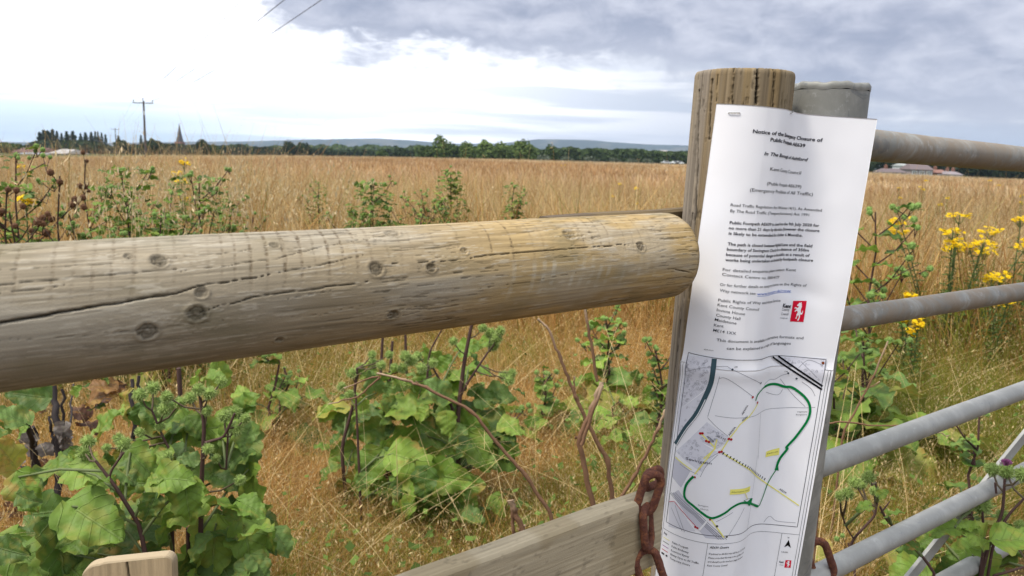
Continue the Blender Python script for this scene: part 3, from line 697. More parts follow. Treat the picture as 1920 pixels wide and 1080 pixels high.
HORSE = [(.62, .06), (.55, .10), (.47, .08), (.44, .13), (.36, .18), (.33, .24), (.40, .25), (.47, .24), (.46, .31), (.38, .34), (.28, .30), (.20, .31), (.17, .37), (.23, .36), (.29, .36), (.36, .41), (.28, .43), (.22, .50), (.27, .53), (.31, .48), (.42, .47), (.46, .55), (.40, .66), (.42, .74), (.36, .84), (.44, .86), (.46, .78), (.50, .70), (.56, .68), (.60, .78), (.55, .88), (.50, .93), (.62, .94), (.66, .84), (.68, .74), (.66, .64), (.74, .66), (.82, .62), (.84, .52), (.80, .44), (.78, .54), (.72, .58), (.68, .52), (.66, .42), (.68, .32), (.72, .26), (.66, .24), (.70, .17), (.63, .16), (.66, .10)]
def logo(I, c4, tx, em):
    I.quad('logo', c4, RED, 1); c = np.array([uv(*p) for p in c4])
    m = lambda a, b: (c[0] * (1 - a) + c[1] * a) * (1 - b) + (c[3] * (1 - a) + c[2] * a) * b
    I.poly('logo', [m(a, b) for a, b in HORSE], WHITE, 2)
logo(I1, [B_(765, 688), B_(853, 690), B_(832, 822), B_(745, 818)], None, 0)
I1.text('logo', 'Kent', B_(698, 730), B_(750, 733), .0064, INK, .04); 
for t, y, e in (('County', 752, .0048), ('Council', 780, .0048), ('kent.gov.uk', 800, .0028)): I1.text('logo', t, B_(694 - (y - 750) * .2, y), B_(740 - (y - 750) * .2, y + 2), e, lin((70, 70, 80)))
I1.text('printed_text', 'AE639 closure', B_(200, 1000), B_(262, 1006), .0022)
I1.done(p1)
# ---- map page
I2 = Ink(B2, 'printed_map')
C3 = lambda x, y: (1230 + x / 4.908, 640 + y / 4.908)
C4 = lambda x, y: (1180 + x / 4.5, 840 + y / 4.5)
tl, tr, bl, br = uv(*C3(292, 118)), uv(*C3(1580, 148)), uv(*C4(322, 650)), uv(*C4(1405, 635))
ul, ur = (tl[0] + bl[0]) / 2, (tr[0] + br[0]) / 2; vt, vb = (tl[1] + tr[1]) / 2, (bl[1] + br[1]) / 2
LINE = lin((45, 45, 55)); GR = lin((185, 186, 196)); GL = lin((214, 215, 224)); DG = lin((120, 122, 132))
def rect(I, a, b, c, d, wd, col=LINE): I.strip('frame_lines', [(a, b), (c, b), (c, d), (a, d), (a, b)], wd, col, isuv=True)
rect(I2, ul, vt, ur, vb, .0007); ub, vbo = ur + .0095, vb + .051
for o, wd in ((.0042, .0004), (.0075, .0006)):
    I2.strip('frame_lines', [(ul - o, V2 + .001), (ul - o, V2 + PH - .004)], wd, LINE, isuv=True); I2.strip('frame_lines', [(ur + o, V2 + .001), (ur + o, V2 + PH - .006)], wd, LINE, isuv=True)
I2.strip('frame_lines', [(ul - .004, vb + .010), (ur + .004, vb + .010)], .0004, LINE, isuv=True)
I2.strip('frame_lines', [(ul - .004, V2 + PH - .006), (ur + .004, V2 + PH - .006)], .0004, LINE, isuv=True)
# pale built-up ground and its plots
def plots(quad, n, seed, sz=.0035, fill=GL):
    I2.quad('map_ground', [C3(*p) for p in quad], fill, 0); c = np.array([uv(*C3(*p)) for p in quad]); rg = np.random.default_rng(seed)
    for _ in range(n):
        a, b = rg.random(2) * .9 + .05; p = (c[0] * (1 - a) + c[1] * a) * (1 - b) + (c[3] * (1 - a) + c[2] * a) * b; an = rg.random() * 3; w_, h_ = sz * (.3 + rg.random() * .7), sz * (.2 + rg.random() * .5)
        q = [p + rot2((dx * w_, dy * h_), an) for dx, dy in ((-.5, -.5), (.5, -.5), (.5, .5), (-.5, .5), (-.5, -.5))]
        I2.strip('map_lines', q, .00028, GR if rg.random() < .6 else DG, isuv=True)
plots([(296, 125), (520, 150), (470, 430), (215, 640)], 150, 1); plots([(1110, 150), (1570, 155), (1520, 410), (1300, 260)], 30, 2)
plots([(210, 640), (470, 440), (330, 760), (195, 900)], 14, 3); plots([(330, 880), (470, 740), (690, 900), (560, 990)], 45, 4); plots([(190, 1010), (340, 870), (560, 1010), (420, 1200)], 60, 5)
I2.quad('map_ground', [C4(395, 60), C4(520, 190), C4(440, 330), C4(365, 240)], lin((196, 197, 208)), 0)
I2.quad('map_ground', [C4(370, 380), C4(420, 350), C4(800, 765), C4(640, 755)], lin((196, 197, 208)), 0); I2.quad('map_ground', [C4(345, 450), C4(400, 455), C4(560, 700), C4(335, 660)], lin((208, 209, 218)), 0)
G3 = [[(280, 275), (450, 240), (640, 228), (700, 258), (950, 385)], [(580, 340), (660, 345), (880, 500)], [(545, 680), (760, 700), (950, 655), (1100, 612), (1250, 605), (1380, 610), (1465, 605)], [(985, 395), (1040, 350), (1090, 345), (1150, 310), (1210, 295)],
      [(475, 690), (500, 620), (560, 420), (585, 320)], [(475, 700), (560, 790), (660, 870)], [(950, 660), (930, 1075)], [(1000, 465), (1110, 490), (1160, 440)], [(1140, 340), (1250, 480), (1370, 600)], [(1460, 500), (1420, 430), (1340, 370)], [(590, 1010), (480, 1075)], [(1310, 240), (1400, 170), (1530, 220)], [(1330, 180), (1480, 330)]]
for q_ in G3: I2.smoothstrip('map_lines', [C3(*p) for p in q_], .00045, DG)
G4 = [[(1070, 60), (1055, 190), (1035, 340), (1010, 520), (985, 690)], [(830, 735), (960, 500)], [(1130, 620), (1180, 570), (1240, 610), (1400, 628)], [(745, 55), (650, 150), (600, 240)], [(430, 130), (500, 180), (580, 220)], [(730, 620), (870, 540)], [(360, 500), (450, 700)], [(390, 480), (470, 705)]]
for q_ in G4: I2.smoothstrip('map_lines', [C4(*p) for p in q_], .00045, DG)
for dx in (-14, 0, 14, 34): I2.strip('map_lines', [C4(362 + dx, 372), C4(560 + dx, 560), C4(770 + dx * 1.4, 768)], .0006, DG)
TEAL = lin((62, 84, 92)); mw = [(540, 155), (527, 260), (500, 390), (450, 520), (375, 670), (275, 800), (187, 945)]
I2.smoothstrip('map_roads', [C3(x, y) for x, y in mw], .0055, TEAL, 1); I2.smoothstrip('map_roads', [C3(x + 6, y + 14) for x, y in mw[3:]], .0010, WHITE, 2)
for a, b in (((1062, 138), (1524, 442)), ((1118, 133), (1530, 412))): I2.strip('map_roads', [C3(*a), C3(*b)], .0023, lin((20, 22, 28)), lift=1)
YEL = lin((232, 226, 120)); GRN = lin((8, 120, 62))
for q_ in ([(925, 570), (850, 690), (765, 760), (670, 890), (600, 1000)], [(425, 850), (545, 980), (440, 1078)], [(560, 900), (535, 985)]): I2.strip('map_paths', [C3(*p) for p in q_], .0014, YEL, lift=1)
for q_ in ([(790, 42), (1430, 482)], [(715, 5), (555, 215)], [(690, 600), (795, 750)], [(395, 75), (530, 180)]): I2.strip('map_paths', [C4(*p) for p in q_], .0014, YEL, lift=1)
a, b = uv(*C4(790, 40)), uv(*C4(1160, 272)); n_ = 20
for i in range(n_):
    p = a + (b - a) * i / n_; d_ = unit(b - a); I2.strip('map_paths', [p - np.array([d_[1], -d_[0]]) * .0016, p + np.array([d_[1], -d_[0]]) * .0016], .0014, lin((25, 25, 25)), isuv=True, lift=2)
g1 = [C3(*p) for p in [(905, 542), (932, 480), (985, 415), (1050, 392), (1110, 392), (1180, 412), (1240, 418), (1310, 460), (1370, 515), (1405, 575), (1412, 650), (1385, 730), (1330, 810), (1270, 890), (1200, 970)]] + [C4(*p) for p in [(1330, 5), (1270, 80), (1245, 135), (1237, 180)]]
I2.smoothstrip('map_route', g1[:4], .0018, GRN, 3); I2.smoothstrip('map_route', g1[2:], .0031, GRN, 3)
I2.smoothstrip('map_route', [C4(*p) for p in [(1232, 180), (1165, 290), (1110, 430), (1075, 490), (1030, 475)]], .0012, GRN, 3)
I2.smoothstrip('map_route', [C4(*p) for p in [(1080, 490), (1000, 462), (940, 460), (870, 490), (800, 545), (720, 582), (670, 582), (600, 532), (540, 480), (490, 438), (470, 395), (480, 320), (510, 268), (548, 238)]], .0028, GRN, 3)
I2.poly('map_route', [C4(*p) for p in [(985, 425), (1028, 420), (1020, 455), (1030, 472), (1008, 470), (1000, 490), (985, 465), (955, 440)]], GRN, 4, isuv=False)
I2.poly('map_route', [C4(*p) for p in [(1250, 110), (1256, 185), (1222, 180)]], GRN, 4, isuv=False)
def dot(p, r=.0016, col=lin((170, 30, 40))):
    c = uv(*p); I2.poly('map_markers', [c + r * np.array([math.cos(t), math.sin(t)]) for t in np.linspace(0, 2 * math.pi, 9)[:-1]], col, 4)
for p in ((880, 510), (922, 560), (665, 895), (685, 898), (412, 843), (430, 843), (465, 915), (485, 922), (580, 1013), (600, 1013)): dot(C3(*p))
for p in ((540, 237), (555, 240), (680, 597), (558, 663), (575, 668)): dot(C4(*p), .0014)
for p in ((700, 258), (955, 382), (1212, 292), (1290, 340)): dot(C3(*p), .0013, lin((60, 70, 80)))
dot(C3(1535, 195), .0018, lin((120, 60, 30))); dot(C4(735, 655), .0016, lin((70, 70, 60))); dot(C4(815, 745), .0014, lin((70, 70, 60)))
I2.strip('map_paths', [C4(345, 452), C4(385, 445), C4(470, 550), C4(565, 660)], .0007, lin((190, 60, 80)), lift=2); I2.strip('map_roads', [C4(590, 690), C4(665, 595)], .0022, WHITE, lift=2)
for c4, t, a, b in (([C3(1005, 1012), C3(1132, 975), C3(1125, 1040), C3(1000, 1062)], 'Diversion route', C3(1014, 1038), C3(1118, 1012)), ([C4(845, 345), C4(1010, 318), C4(1005, 362), C4(838, 388)], 'Alternative route', C4(855, 372), C4(995, 350))):
    I2.quad('map_labels', c4, YEL, 3); I2.text('map_labels', t, a, b, .0022, lin((60, 60, 20)), lift=5)
I2.strip('map_labels', [C4(965, 370), C4(985, 425)], .0010, YEL, lift=3)
MT = lambda t, f, a, b, e=.0030, bo=.02: I2.text('map_text', t, f(*a), f(*b), e, lin((50, 50, 58)), bo, 0, 5)
MT('AE337A', C3, (790, 672), (842, 585)); MT('AE337', C3, (785, 735), (838, 688)); MT('AE337A', C3, (668, 868), (728, 785)); MT('AE337B', C3, (462, 872), (528, 925)); MT('Sevington', C4, (485, 92), (690, 135), .0048, 0)
MT('AE337', C3, (545, 872), (635, 905), .0028, 0); MT('Highfield', C3, (1298, 650), (1385, 650), .0024, 0); MT('Bungalow', C3, (1285, 675), (1385, 675), .0024, 0); MT('AE639', C4, (1258, 345), (1315, 380), .0028); MT('Sevington', C4, (580, 480), (665, 495), .0022, 0); MT('Church', C4, (600, 510), (665, 522), .0022, 0)
MT('28', C3, (715, 238), (745, 240), .0026, 0); MT('14', C3, (1180, 280), (1205, 283), .0026, 0)
# legend (laid out in sheet coordinates)
def LT(t, u0, v0, wd, em, col=lin((55, 55, 62)), bo=.01):
    cu = bpy.data.curves.new('t', 'FONT'); cu.body = t; cu.size = 1; cu.offset = bo; cu.resolution_u = 1; ob = bpy.data.objects.new('t', cu); me = bpy.data.meshes.new_from_object(ob)
    v = np.empty(len(me.vertices) * 3); me.vertices.foreach_get('co', v); v = v.reshape(-1, 3); f = [[p.vertices[0], p.vertices[j], p.vertices[j + 1]] for p in me.polygons for j in range(1, len(p.vertices) - 1)]
    k = em * .92; I2.g('legend_text').add(paper(u0 + v[:, 0] * k, v0 - v[:, 1] * em, B2 + .0005), np.array(f)[:, ::-1], col)
    bpy.data.objects.remove(ob); bpy.data.curves.remove(cu); bpy.data.meshes.remove(me)
v0 = vb + .010; ux = ul - .002; vend = V2 + PH - .006
LT('Key', ux + .001, v0 + .006, 0, .0036, bo=.03)
for i, (t, col) in enumerate((('Public Footpath', YEL), ('Public Bridleway', lin((90, 110, 100))), ('Restricted Byway', lin((150, 90, 160))), ('Byway Open to All Traffic', lin((200, 50, 50))), ('Temporary closure', lin((25, 25, 25))))):
    vv = v0 + .011 + i * .0052; I2.strip('legend_lines', [(ux + .001, vv), (ux + .011, vv)], .0008 if i < 4 else .0022, col, isuv=True, dashed=(2, 3) if i == 4 else None); LT(t, ux + .015, vv + .0012, 0, .0036)
um = uv(*C4(655, 835))[0]; uq = uv(*C4(1290, 695))[0]
for u_ in (um, uq): I2.strip('legend_lines', [(u_, v0), (u_, vend)], .0004, LINE, isuv=True)
LT('AE639 Closure', um + .003, v0 + .006, 0, .0042, bo=.02)
for i, t in enumerate(('If printed to A4 this map will be at 1:5,000 scale', 'Please note that this map is for guidance only', 'and should not be used as a legal document', 'Kent County Council')): LT(t, um + .003, v0 + .014 + .0050 * i, 0, .0032)
ua = um + (uq - um) * .60
for i in range(3): I2.strip('legend_lines', [(ua, vend - .014 + .0065 * i), (uq - .002, vend - .014 + .0065 * i)], .0003, LINE, isuv=True)
I2.strip('legend_lines', [(ua, vend - .014), (ua, vend - .001)], .0003, LINE, isuv=True); I2.strip('legend_lines', [(ua + .014, vend - .014), (ua + .014, vend - .001)], .0003, LINE, isuv=True)
LT('Printed by', ua + .001, vend - .009, 0, .0026); LT('Date', ua + .001, vend - .0026, 0, .0026); LT('July 2020', ua + .016, vend - .0026, 0, .0026)
LT('N', (uq + ur) / 2 - .001, v0 + .006, 0, .0030); xc = (uq + ur) / 2 + .001
I2.poly('north_arrow', [(xc, v0 + .008), (xc + .0042, v0 + .0185), (xc, v0 + .0155), (xc - .0042, v0 + .0185)], lin((15, 15, 15)), 2)
LT('1:5,000', xc - .007, v0 + .026, 0, .0032)
c4 = [C4(1315, 940), C4(1365, 942), C4(1358, 1006), C4(1305, 1004)]; logo(I2, c4, None, 0); I2.text('logo', 'Kent', C4(1262, 962), C4(1300, 964), .0036, INK, .03); I2.text('logo', 'Council', C4(1262, 985), C4(1296, 987), .0026, DG)
I2.done(p2)
# staples
def staple(x, y, wd, tilt=0.0):
    A, B = uv(x - wd / 2, y + tilt), uv(x + wd / 2, y - tilt); P = [paper(*A, -.002), paper(*A, .0012), *[paper(*(A + (B - A) * t), .0014) for t in np.linspace(.1, .9, 4)], paper(*B, .0012), paper(*B, -.002)]
    g = MB(); g.tube(P, .0005, (.5, .48, .38), 6); g.build('staple', M_galv, notice, sm=True)
staple(1377, 212, 21); staple(1484, 209, 5, 3)
# ------------------------------------------------------------------ vegetation helpers
def ribbons(g, base, h, wd, az_, lean_, bend, cb, ct, K=3, face=None, tipw=.15):
    """N curved blades: base (N,3), height, width, lean azimuth, lean amount, bend, colours at base and tip"""
    N = len(base); t = np.linspace(0, 1, K + 1)[None, :]
    d = np.stack([np.sin(az_), np.cos(az_)], -1)
    out = (lean_[:, None] * t + bend[:, None] * t ** 2.2) * h[:, None]
    z = h[:, None] * (t - .35 * np.clip(bend, 0, 2)[:, None] * t ** 3)
    fa = rng.random(N) * math.pi if face is None else face
    wv = np.stack([np.cos(fa), np.sin(fa)], -1)[:, None] * (wd[:, None] * (1 - (1 - tipw) * t ** 1.5))[..., None] * .5
    C = np.empty((N, K + 1, 3)); C[..., :2] = base[:, None, :2] + d[:, None] * out[..., None]; C[..., 2] = base[:, None, 2] + z
    V = np.empty((N, K + 1, 2, 3)); V[..., 0, :] = C; V[..., 1, :] = C; V[..., 0, :2] += wv; V[..., 1, :2] -= wv
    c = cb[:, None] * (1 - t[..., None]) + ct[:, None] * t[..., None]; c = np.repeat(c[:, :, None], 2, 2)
    i = np.arange(N)[:, None] * (K + 1) * 2 + np.arange(K)[None] * 2
    f = np.stack([i, i + 1, i + 3, i + 2], -1).reshape(-1, 4)
    g.add(V.reshape(-1, 3), f, c.reshape(-1, 3)); return C[:, -1]
def spikelets(g, top, n, length, size, col, spread=.05, droop=.6):
    """n seed husks hung round the upper part of each stalk tip in top (N,3)"""
    N = len(top); P = np.repeat(top, n, 0); M_ = len(P)
    P = P + np.stack([rng.normal(0, spread, M_), rng.normal(0, spread, M_), -rng.random(M_) * length], -1)
    sz = size * (.6 + .8 * rng.random(M_)); a = rng.random(M_) * 2 * math.pi; tl_ = rng.normal(0, .6, M_)
    ax = np.stack([np.cos(a) * np.sin(tl_), np.sin(a) * np.sin(tl_), -np.cos(tl_) * np.where(rng.random(M_) < droop, 1, -1)], -1)
    b = rng.random(M_) * math.pi; sd_ = np.stack([np.cos(b), np.sin(b), 0 * b], -1)
    V = np.stack([P, P + ax * sz[:, None] * .5 + sd_ * sz[:, None] * .16, P + ax * sz[:, None], P + ax * sz[:, None] * .5 - sd_ * sz[:, None] * .16], 1)
    c = np.repeat(np.asarray(col, float) * (.7 + .6 * rng.random((M_, 1))), 4, 0)
    g.add(V.reshape(-1, 3), np.arange(M_ * 4).reshape(-1, 4), c)
def leaf_verts(k, seed, droop=.5, ruffle=.07, nu=15, nv=13):
    r_ = np.random.default_rng(seed); t = np.linspace(0, 1, nu); s_ = np.linspace(-1, 1, nv)
    T, S_ = np.meshgrid(t, s_, indexing='ij')
    if k == 'burdock': wdt = .47 * np.sin(math.pi * np.clip(T, 0, 1) ** .62) ** .62 * (1 - .25 * T)
    else: wdt = .2 * np.sin(math.pi * T ** .8) ** .8
    ph = r_.random() * 6; tooth = 1 + .085 * np.sin(T * 38 + ph) * smooth(.5, 1, np.abs(S_)) + .05 * np.sin(T * 17 + ph * 2 + 2 * np.sign(S_))
    x = T - (.17 * np.abs(S_) ** 1.6 * (1 - T) ** 2 if k == 'burdock' else 0); y = S_ * wdt * tooth
    z = ruffle * np.abs(S_) ** 2 * np.sin(T * 15 + ph + 1.7 * np.sign(S_)) + .10 * np.abs(S_) ** 1.5 * wdt / .45 - .03 * np.exp(-(S_ / .12) ** 2)
    z += .02 * np.sin(T * 30 + S_ * 6 + ph)
    an = droop * T ** 1.4; xr = np.cumsum(np.concatenate([np.zeros((1, nv)), np.diff(x, axis=0) * np.cos(an[1:])]), 0) + x[:1]
    zr = -np.cumsum(np.concatenate([np.zeros((1, nv)), np.diff(x, axis=0) * np.sin(an[1:])]), 0)
    return np.stack([xr + z * np.sin(an), y, zr + z * np.cos(an)], -1), np.stack([T, S_ * np.clip(wdt / .4, .2, 1), 0 * T], -1)
LEAFC = [(.115, .198, .028), (.155, .255, .036), (.070, .132, .022), (.205, .310, .048), (.130, .215, .050)]
def add_leaf(g, pos, direc, nrm, size, col, seed, kind='burdock', droop=.5, ruffle=.07, edge=None, lo=False):
    V, U_ = leaf_verts(kind, seed, droop, ruffle, *((8, 7) if lo else (19, 15)))
    d = unit(direc); n = unit(np.array(nrm) - d * np.dot(nrm, d)); s_ = np.cross(n, d)
    P = pos + size * (V[..., :1] * d + V[..., 1:2] * s_ + V[..., 2:] * n)
    m_, k_ = P.shape[:2]; r_ = np.random.default_rng(seed + 5)
    bl = fbm(U_[..., 0] * 3 + seed, U_[..., 1] * 2, 0, 3)[..., None]; c = np.array(col) * (.8 + .4 * bl)
    yel = np.array([.33, .28, .05]) if edge is None else np.array(edge)
    yf = smooth(.60, .78, fbm(U_[..., 0] * 4 + seed * 3, U_[..., 1] * 3, 2, 3) + .13 * np.abs(U_[..., 1]))[..., None] * (.75 if edge is not None else .35)
    c = c * (1 - yf) + yel * yf
    g.add(P.reshape(-1, 3), grid_faces(m_, k_), c.reshape(-1, 3), U_.reshape(-1, 3))
_ico = None
def bur(g, p, r, seed, spikes=54, col=(.20, .30, .10), tipc=(.30, .40, .16), brown=False):
    global _ico
    r_ = np.random.default_rng(seed)
    if _ico is None:
        import bmesh
        bm = bmesh.new(); bmesh.ops.create_icosphere(bm, subdivisions=1, radius=1); _ico = (np.array([v.co[:] for v in bm.verts]), np.array([[v.index for v in f.verts] for f in bm.faces])); bm.free()
    g.add(p + _ico[0] * r * .80 * (1 + r_.normal(0, .05, (len(_ico[0]), 1))), _ico[1], np.array(col) * .85)
    d = r_.normal(size=(spikes, 3)); d /= np.linalg.norm(d, axis=1)[:, None]; a = np.cross(d, r_.normal(size=(spikes, 3))); a /= np.linalg.norm(a, axis=1)[:, None]; b = np.cross(d, a)
    w0 = r * .06; L = r * (.95 + .2 * r_.random((spikes, 1)))
    tip = p + d * L + a * r * .14
    V = np.stack([p + d * r * .5 + a * w0, p + d * r * .5 - a * .5 * w0 + b * w0, p + d * r * .5 - a * .5 * w0 - b * w0, tip], 1)
    i = np.arange(spikes)[:, None] * 4; f = np.concatenate([np.hstack([i, i + 1, i + 3]), np.hstack([i + 1, i + 2, i + 3]), np.hstack([i + 2, i, i + 3])])
    c = np.empty((spikes, 4, 3)); c[:, :3] = col; c[:, 3] = tipc; c *= (.75 + .5 * r_.random((spikes, 1, 1)))
    g.add(V.reshape(-1, 3), f, c.reshape(-1, 3))
DOWN = np.array([0, 0, -1.0])
def burdock(px, top, Y, label, seed, cat='burdock', spread=.25, nst=2, nbr=6, nleaf=14, leafs=.16, nbur=5, burr=.013, lo=False, base_leaf=True, stemc=(.075, .040, .035), dead=False, tone=1.0, group=None, yellow=.12, lift=.0):
    """a branching burdock: stalks with side branches tipped by burs, small leaves above, large ones low down"""
    r_ = np.random.default_rng(seed); T = at(px, top, Y); gz = float(hgt(T[0], T[1])); H = T[2] - gz
    gs, gl, gb = MB(), MB(), MB(); seg = 6 if not lo else 4
    root = empty('burdock_plant', [T[0], T[1], gz], label, cat, group)
    def green(): return np.array(LEAFC[r_.integers(5)]) * tone * (.85 + .35 * r_.random())
    def cluster(p, n):
        for k in range(n):
            q = p + r_.normal(0, burr * 1.5, 3) * [1, 1, .8]; gs.tube([p - UP * burr * 2.2, q], burr * .10, stemc, 4, cap=False)
            if dead: bur(gb, q, burr * (.8 + .5 * r_.random()), r_.integers(1e6), 30, (.15, .075, .04), (.22, .12, .07))
            else: bur(gb, q, burr * (.75 + .4 * r_.random()), r_.integers(1e6), 26 if lo else 90, np.array((.21, .33, .085)) * tone, np.array((.36, .48, .17)) * tone)
            if not dead and r_.random() < .35:
                add_leaf(gl, q - UP * burr, [r_.normal(), r_.normal(), .3], UP, leafs * .22, green(), r_.integers(1e6), 'lance', .4, .03, lo=True)
    for s_i in range(nst):
        off = np.array([r_.normal(0, spread * .35), r_.normal(0, spread * .35), 0]) if s_i else np.zeros(3)
        hh = H * (1 if s_i == 0 else .68 + .25 * r_.random()); b0 = np.array([T[0], T[1], gz]) + off * .5
        wob = r_.normal(0, .012, (7, 3)); pts = [b0 + off * (k / 6) ** 1.2 * 1.2 + UP * hh * k / 6 + wob[k] * [1, 1, 0] for k in range(7)]; pts = np.array(pts)
        gs.tube(pts, np.linspace(.0075, .003, 7) * (1 if burr > .010 else .8), np.array(stemc) * (.8 + .5 * r_.random()), seg + 2)
        cluster(pts[-1], max(2, nbur // 2))
        for b in range(nbr):
            f = .42 + .52 * (b + r_.random() * .6) / nbr; p = b0 + off * f ** 1.2 * 1.2 + UP * hh * f; a = r_.random() * 6.28 if b % 2 else (a + 3.0 if b else 1.0)
            L = spread * (1.15 - .6 * f) * (.6 + .6 * r_.random()); d = np.array([math.cos(a) * .8, math.sin(a) * .8, .75])
            q = [p, p + d * L * .5 + DOWN * L * .03, p + d * L + UP * L * .15]; gs.tube(q, [.0032, .0026, .0018], np.array(stemc) * (.8 + .5 * r_.random()), seg)
            cluster(q[-1], r_.integers(max(1, nbur - 2), nbur + 1))
            if r_.random() < .6: m2 = q[1] + np.array([math.cos(a + 1.2), math.sin(a + 1.2), .6]) * L * .4; gs.tube([q[1], m2], .0018, stemc, 4, cap=False); cluster(m2, 2)
            if not dead:
                for kk, (pp, sc_) in enumerate(((p, .62), (q[1], .42), (q[2], .3))): add_leaf(gl, pp, [math.cos(a + kk * 2.1) , math.sin(a + kk * 2.1), .15 + .3 * r_.random()], UP + r_.normal(0, .25, 3), leafs * sc_ * (.8 + .5 * r_.random()), green(), r_.integers(1e6), 'burdock', .7, .09, lo=lo)
        for k in range(nleaf // nst if base_leaf else 0):
            f = (.04 + .56 * (k + .5) / (nleaf / nst)) ; a = k * 2.4 + s_i + r_.normal(0, .3); p = b0 + off * f + UP * hh * f; sz = leafs * (1.25 - .7 * f / .6) * (.8 + .4 * r_.random())
            d = np.array([math.cos(a), math.sin(a), 0]); pe = sz * (.5 + .5 * r_.random()); q = p + d * pe + UP * pe * .55
            gs.tube([p, p + d * pe * .5 + UP * pe * .38, q], [.0032, .0028, .002], np.array([.10, .13, .05]) if not dead else stemc, seg)
            ye = r_.random() < yellow; cl = green() if not ye else np.array([.26, .27, .05])
            if dead: cl = np.array([.16, .13, .10]) * (.7 + .5 * r_.random())
            add_leaf(gl, q, d + [0, 0, .1 - .25 * r_.random()], UP * 1 + r_.normal(0, .3, 3) - d * .1, sz, cl, r_.integers(1e6), 'burdock', .7 + .6 * r_.random() + (1.2 if dead else 0), .08 + (.18 if dead else 0), edge=(.36, .22, .05) if ye else None, lo=lo)
    if lo and not dead:
        for k in range(nst * nbr * 22):
            f = .15 + .85 * r_.random(); a = r_.random() * 6.28; rd = spread * (1.1 - .75 * f) * math.sqrt(r_.random()); p = np.array([T[0] + rd * math.cos(a), T[1] + rd * math.sin(a), gz + H * f])
            add_leaf(gl, p, [math.cos(a + r_.normal()), math.sin(a + r_.normal()), .3], UP + r_.normal(0, .4, 3), leafs * (.22 + .22 * r_.random()) * (1.25 - .6 * f), green(), r_.integers(1e6), 'burdock', .7, .09, lo=True)
    if gs.v: gs.build('stem', M_stem, root, sm=True)
    if gl.v: gl.build('foliage', M_leaf, root, sm=True)
    if gb.v: gb.build('burs', M_bur, root)
    return root
def leaf_at(gl, gs, px, py, Y, size, ang, col, seed, tilt=.35, stem=None, edge=None, droop=.6):
    """leaf with its middle near a photo point, tip towards image angle ang (0 right, 90 up), blade tipped to the viewer by tilt"""
    size = size * .60; c = at(px, py, Y); rx = unit(CRN @ np.array([1.0, 0, 0])); up = UP
    d = rx * math.cos(R(ang)) + up * math.sin(R(ang)) * .8 + np.array([0, -1, 0]) * .35; d = unit(d)
    n = UP * (1 - tilt) + np.array([0, -1.0, 0]) * tilt; n = n + np.random.default_rng(seed).normal(0, .28, 3)
    p = c - d * size * .45; add_leaf(gl, p, d, n, size, col, seed, 'burdock', droop, .085, edge)
    if stem is not None: gs.tube([stem, (stem + p) / 2 + UP * size * .12, p], [.003, .0026, .002], (.12, .15, .06), 6)
# ------------------------------------------------------------------ the near plants
def near_burdock(label, Y, stems, burs, leaves, seed, burr=.0125):
    r_ = np.random.default_rng(seed); b = at(*stems[0][0][-1], Y); b[2] = 0
    root = empty('burdock_plant', b, label, 'burdock'); gs, gl, gb = MB(), MB(), MB(); allp = []
    for pl, r0, r1, dy in stems:
        P = [at(x, y, Y + dy) for x, y in pl]
        if P[-1][2] < .95 and pl[-1][1] > 1000 or P[-1][2] < .25: q = P[-1].copy(); q[2] = 0; q[0] += (q[0] - P[-2][0]) * .3; P.append(q)
        P = np.array(P); k = len(P); D = np.array([P[min(int(t), k - 2)] * (1 - (t - min(int(t), k - 2))) + P[min(int(t), k - 2) + 1] * (t - min(int(t), k - 2)) for t in np.linspace(0, k - 1, (k - 1) * 5 + 1)])
        D[1:-1] = (D[:-2] + D[1:-1] * 2 + D[2:]) / 4
        gs.tube(D, np.linspace(r0, r1, len(D)), (.080, .045, .038), 8); allp.append(D)
    allp = np.vstack(allp)
    for x, y, s_ in burs:
        p = at(x, y, Y + r_.normal(0, .035)); n_ = allp[np.argmin(np.linalg.norm(allp - (p - UP * .03), axis=1))]
        if np.linalg.norm(n_ - p) < .25: gs.tube([n_, (n_ + p) / 2 - UP * .008, p], [.0022, .0018, .0015], (.10, .075, .045), 6)
        bur(gb, p, burr * s_ * 1.08, r_.integers(1e6), 220, (.24, .34, .085), (.44, .54, .20))
    for lv in leaves:
        x, y, sz, ang, cl = lv[:5]; dy = lv[5] if len(lv) > 5 else r_.normal(0, .05); col = LEAFC[cl] if cl < 5 else ((.28, .27, .045) if cl == 5 else (.20, .10, .03) if cl == 6 else (.20, .17, .14))
        p = at(x, y, Y + dy); n_ = allp[np.argmin(np.linalg.norm(allp - (p - UP * .05), axis=1))]
        for e_ in range(2 if seed < 13 else 0):
            leaf_at(gl, gs, x + r_.normal(0, 30), y + r_.normal(0, 22), Y + dy + .05 * r_.normal(), sz * (.45 + .25 * r_.random()), ang + r_.normal(0, 50), np.array(LEAFC[r_.integers(5)]) * (.8 + .4 * r_.random()), int(r_.integers(1e6)), .2 + .3 * r_.random(), None, None, .4 + .6 * r_.random())
        leaf_at(gl, gs, x, y, Y + dy, sz, ang, np.array(col) * (.9 + .25 * r_.random()), int(r_.integers(1e6)), .30 + .22 * r_.random(), n_ if np.linalg.norm(n_ - p) < .16 else None, (.36, .22, .05) if cl in (5, 6) or r_.random() < .15 else None, .4 + .5 * r_.random())
    gs.build('stem', M_stem, root, sm=True); gl.build('foliage', M_leaf, root, sm=True)
    if gb.v: gb.build('burs', M_bur, root)
    return root
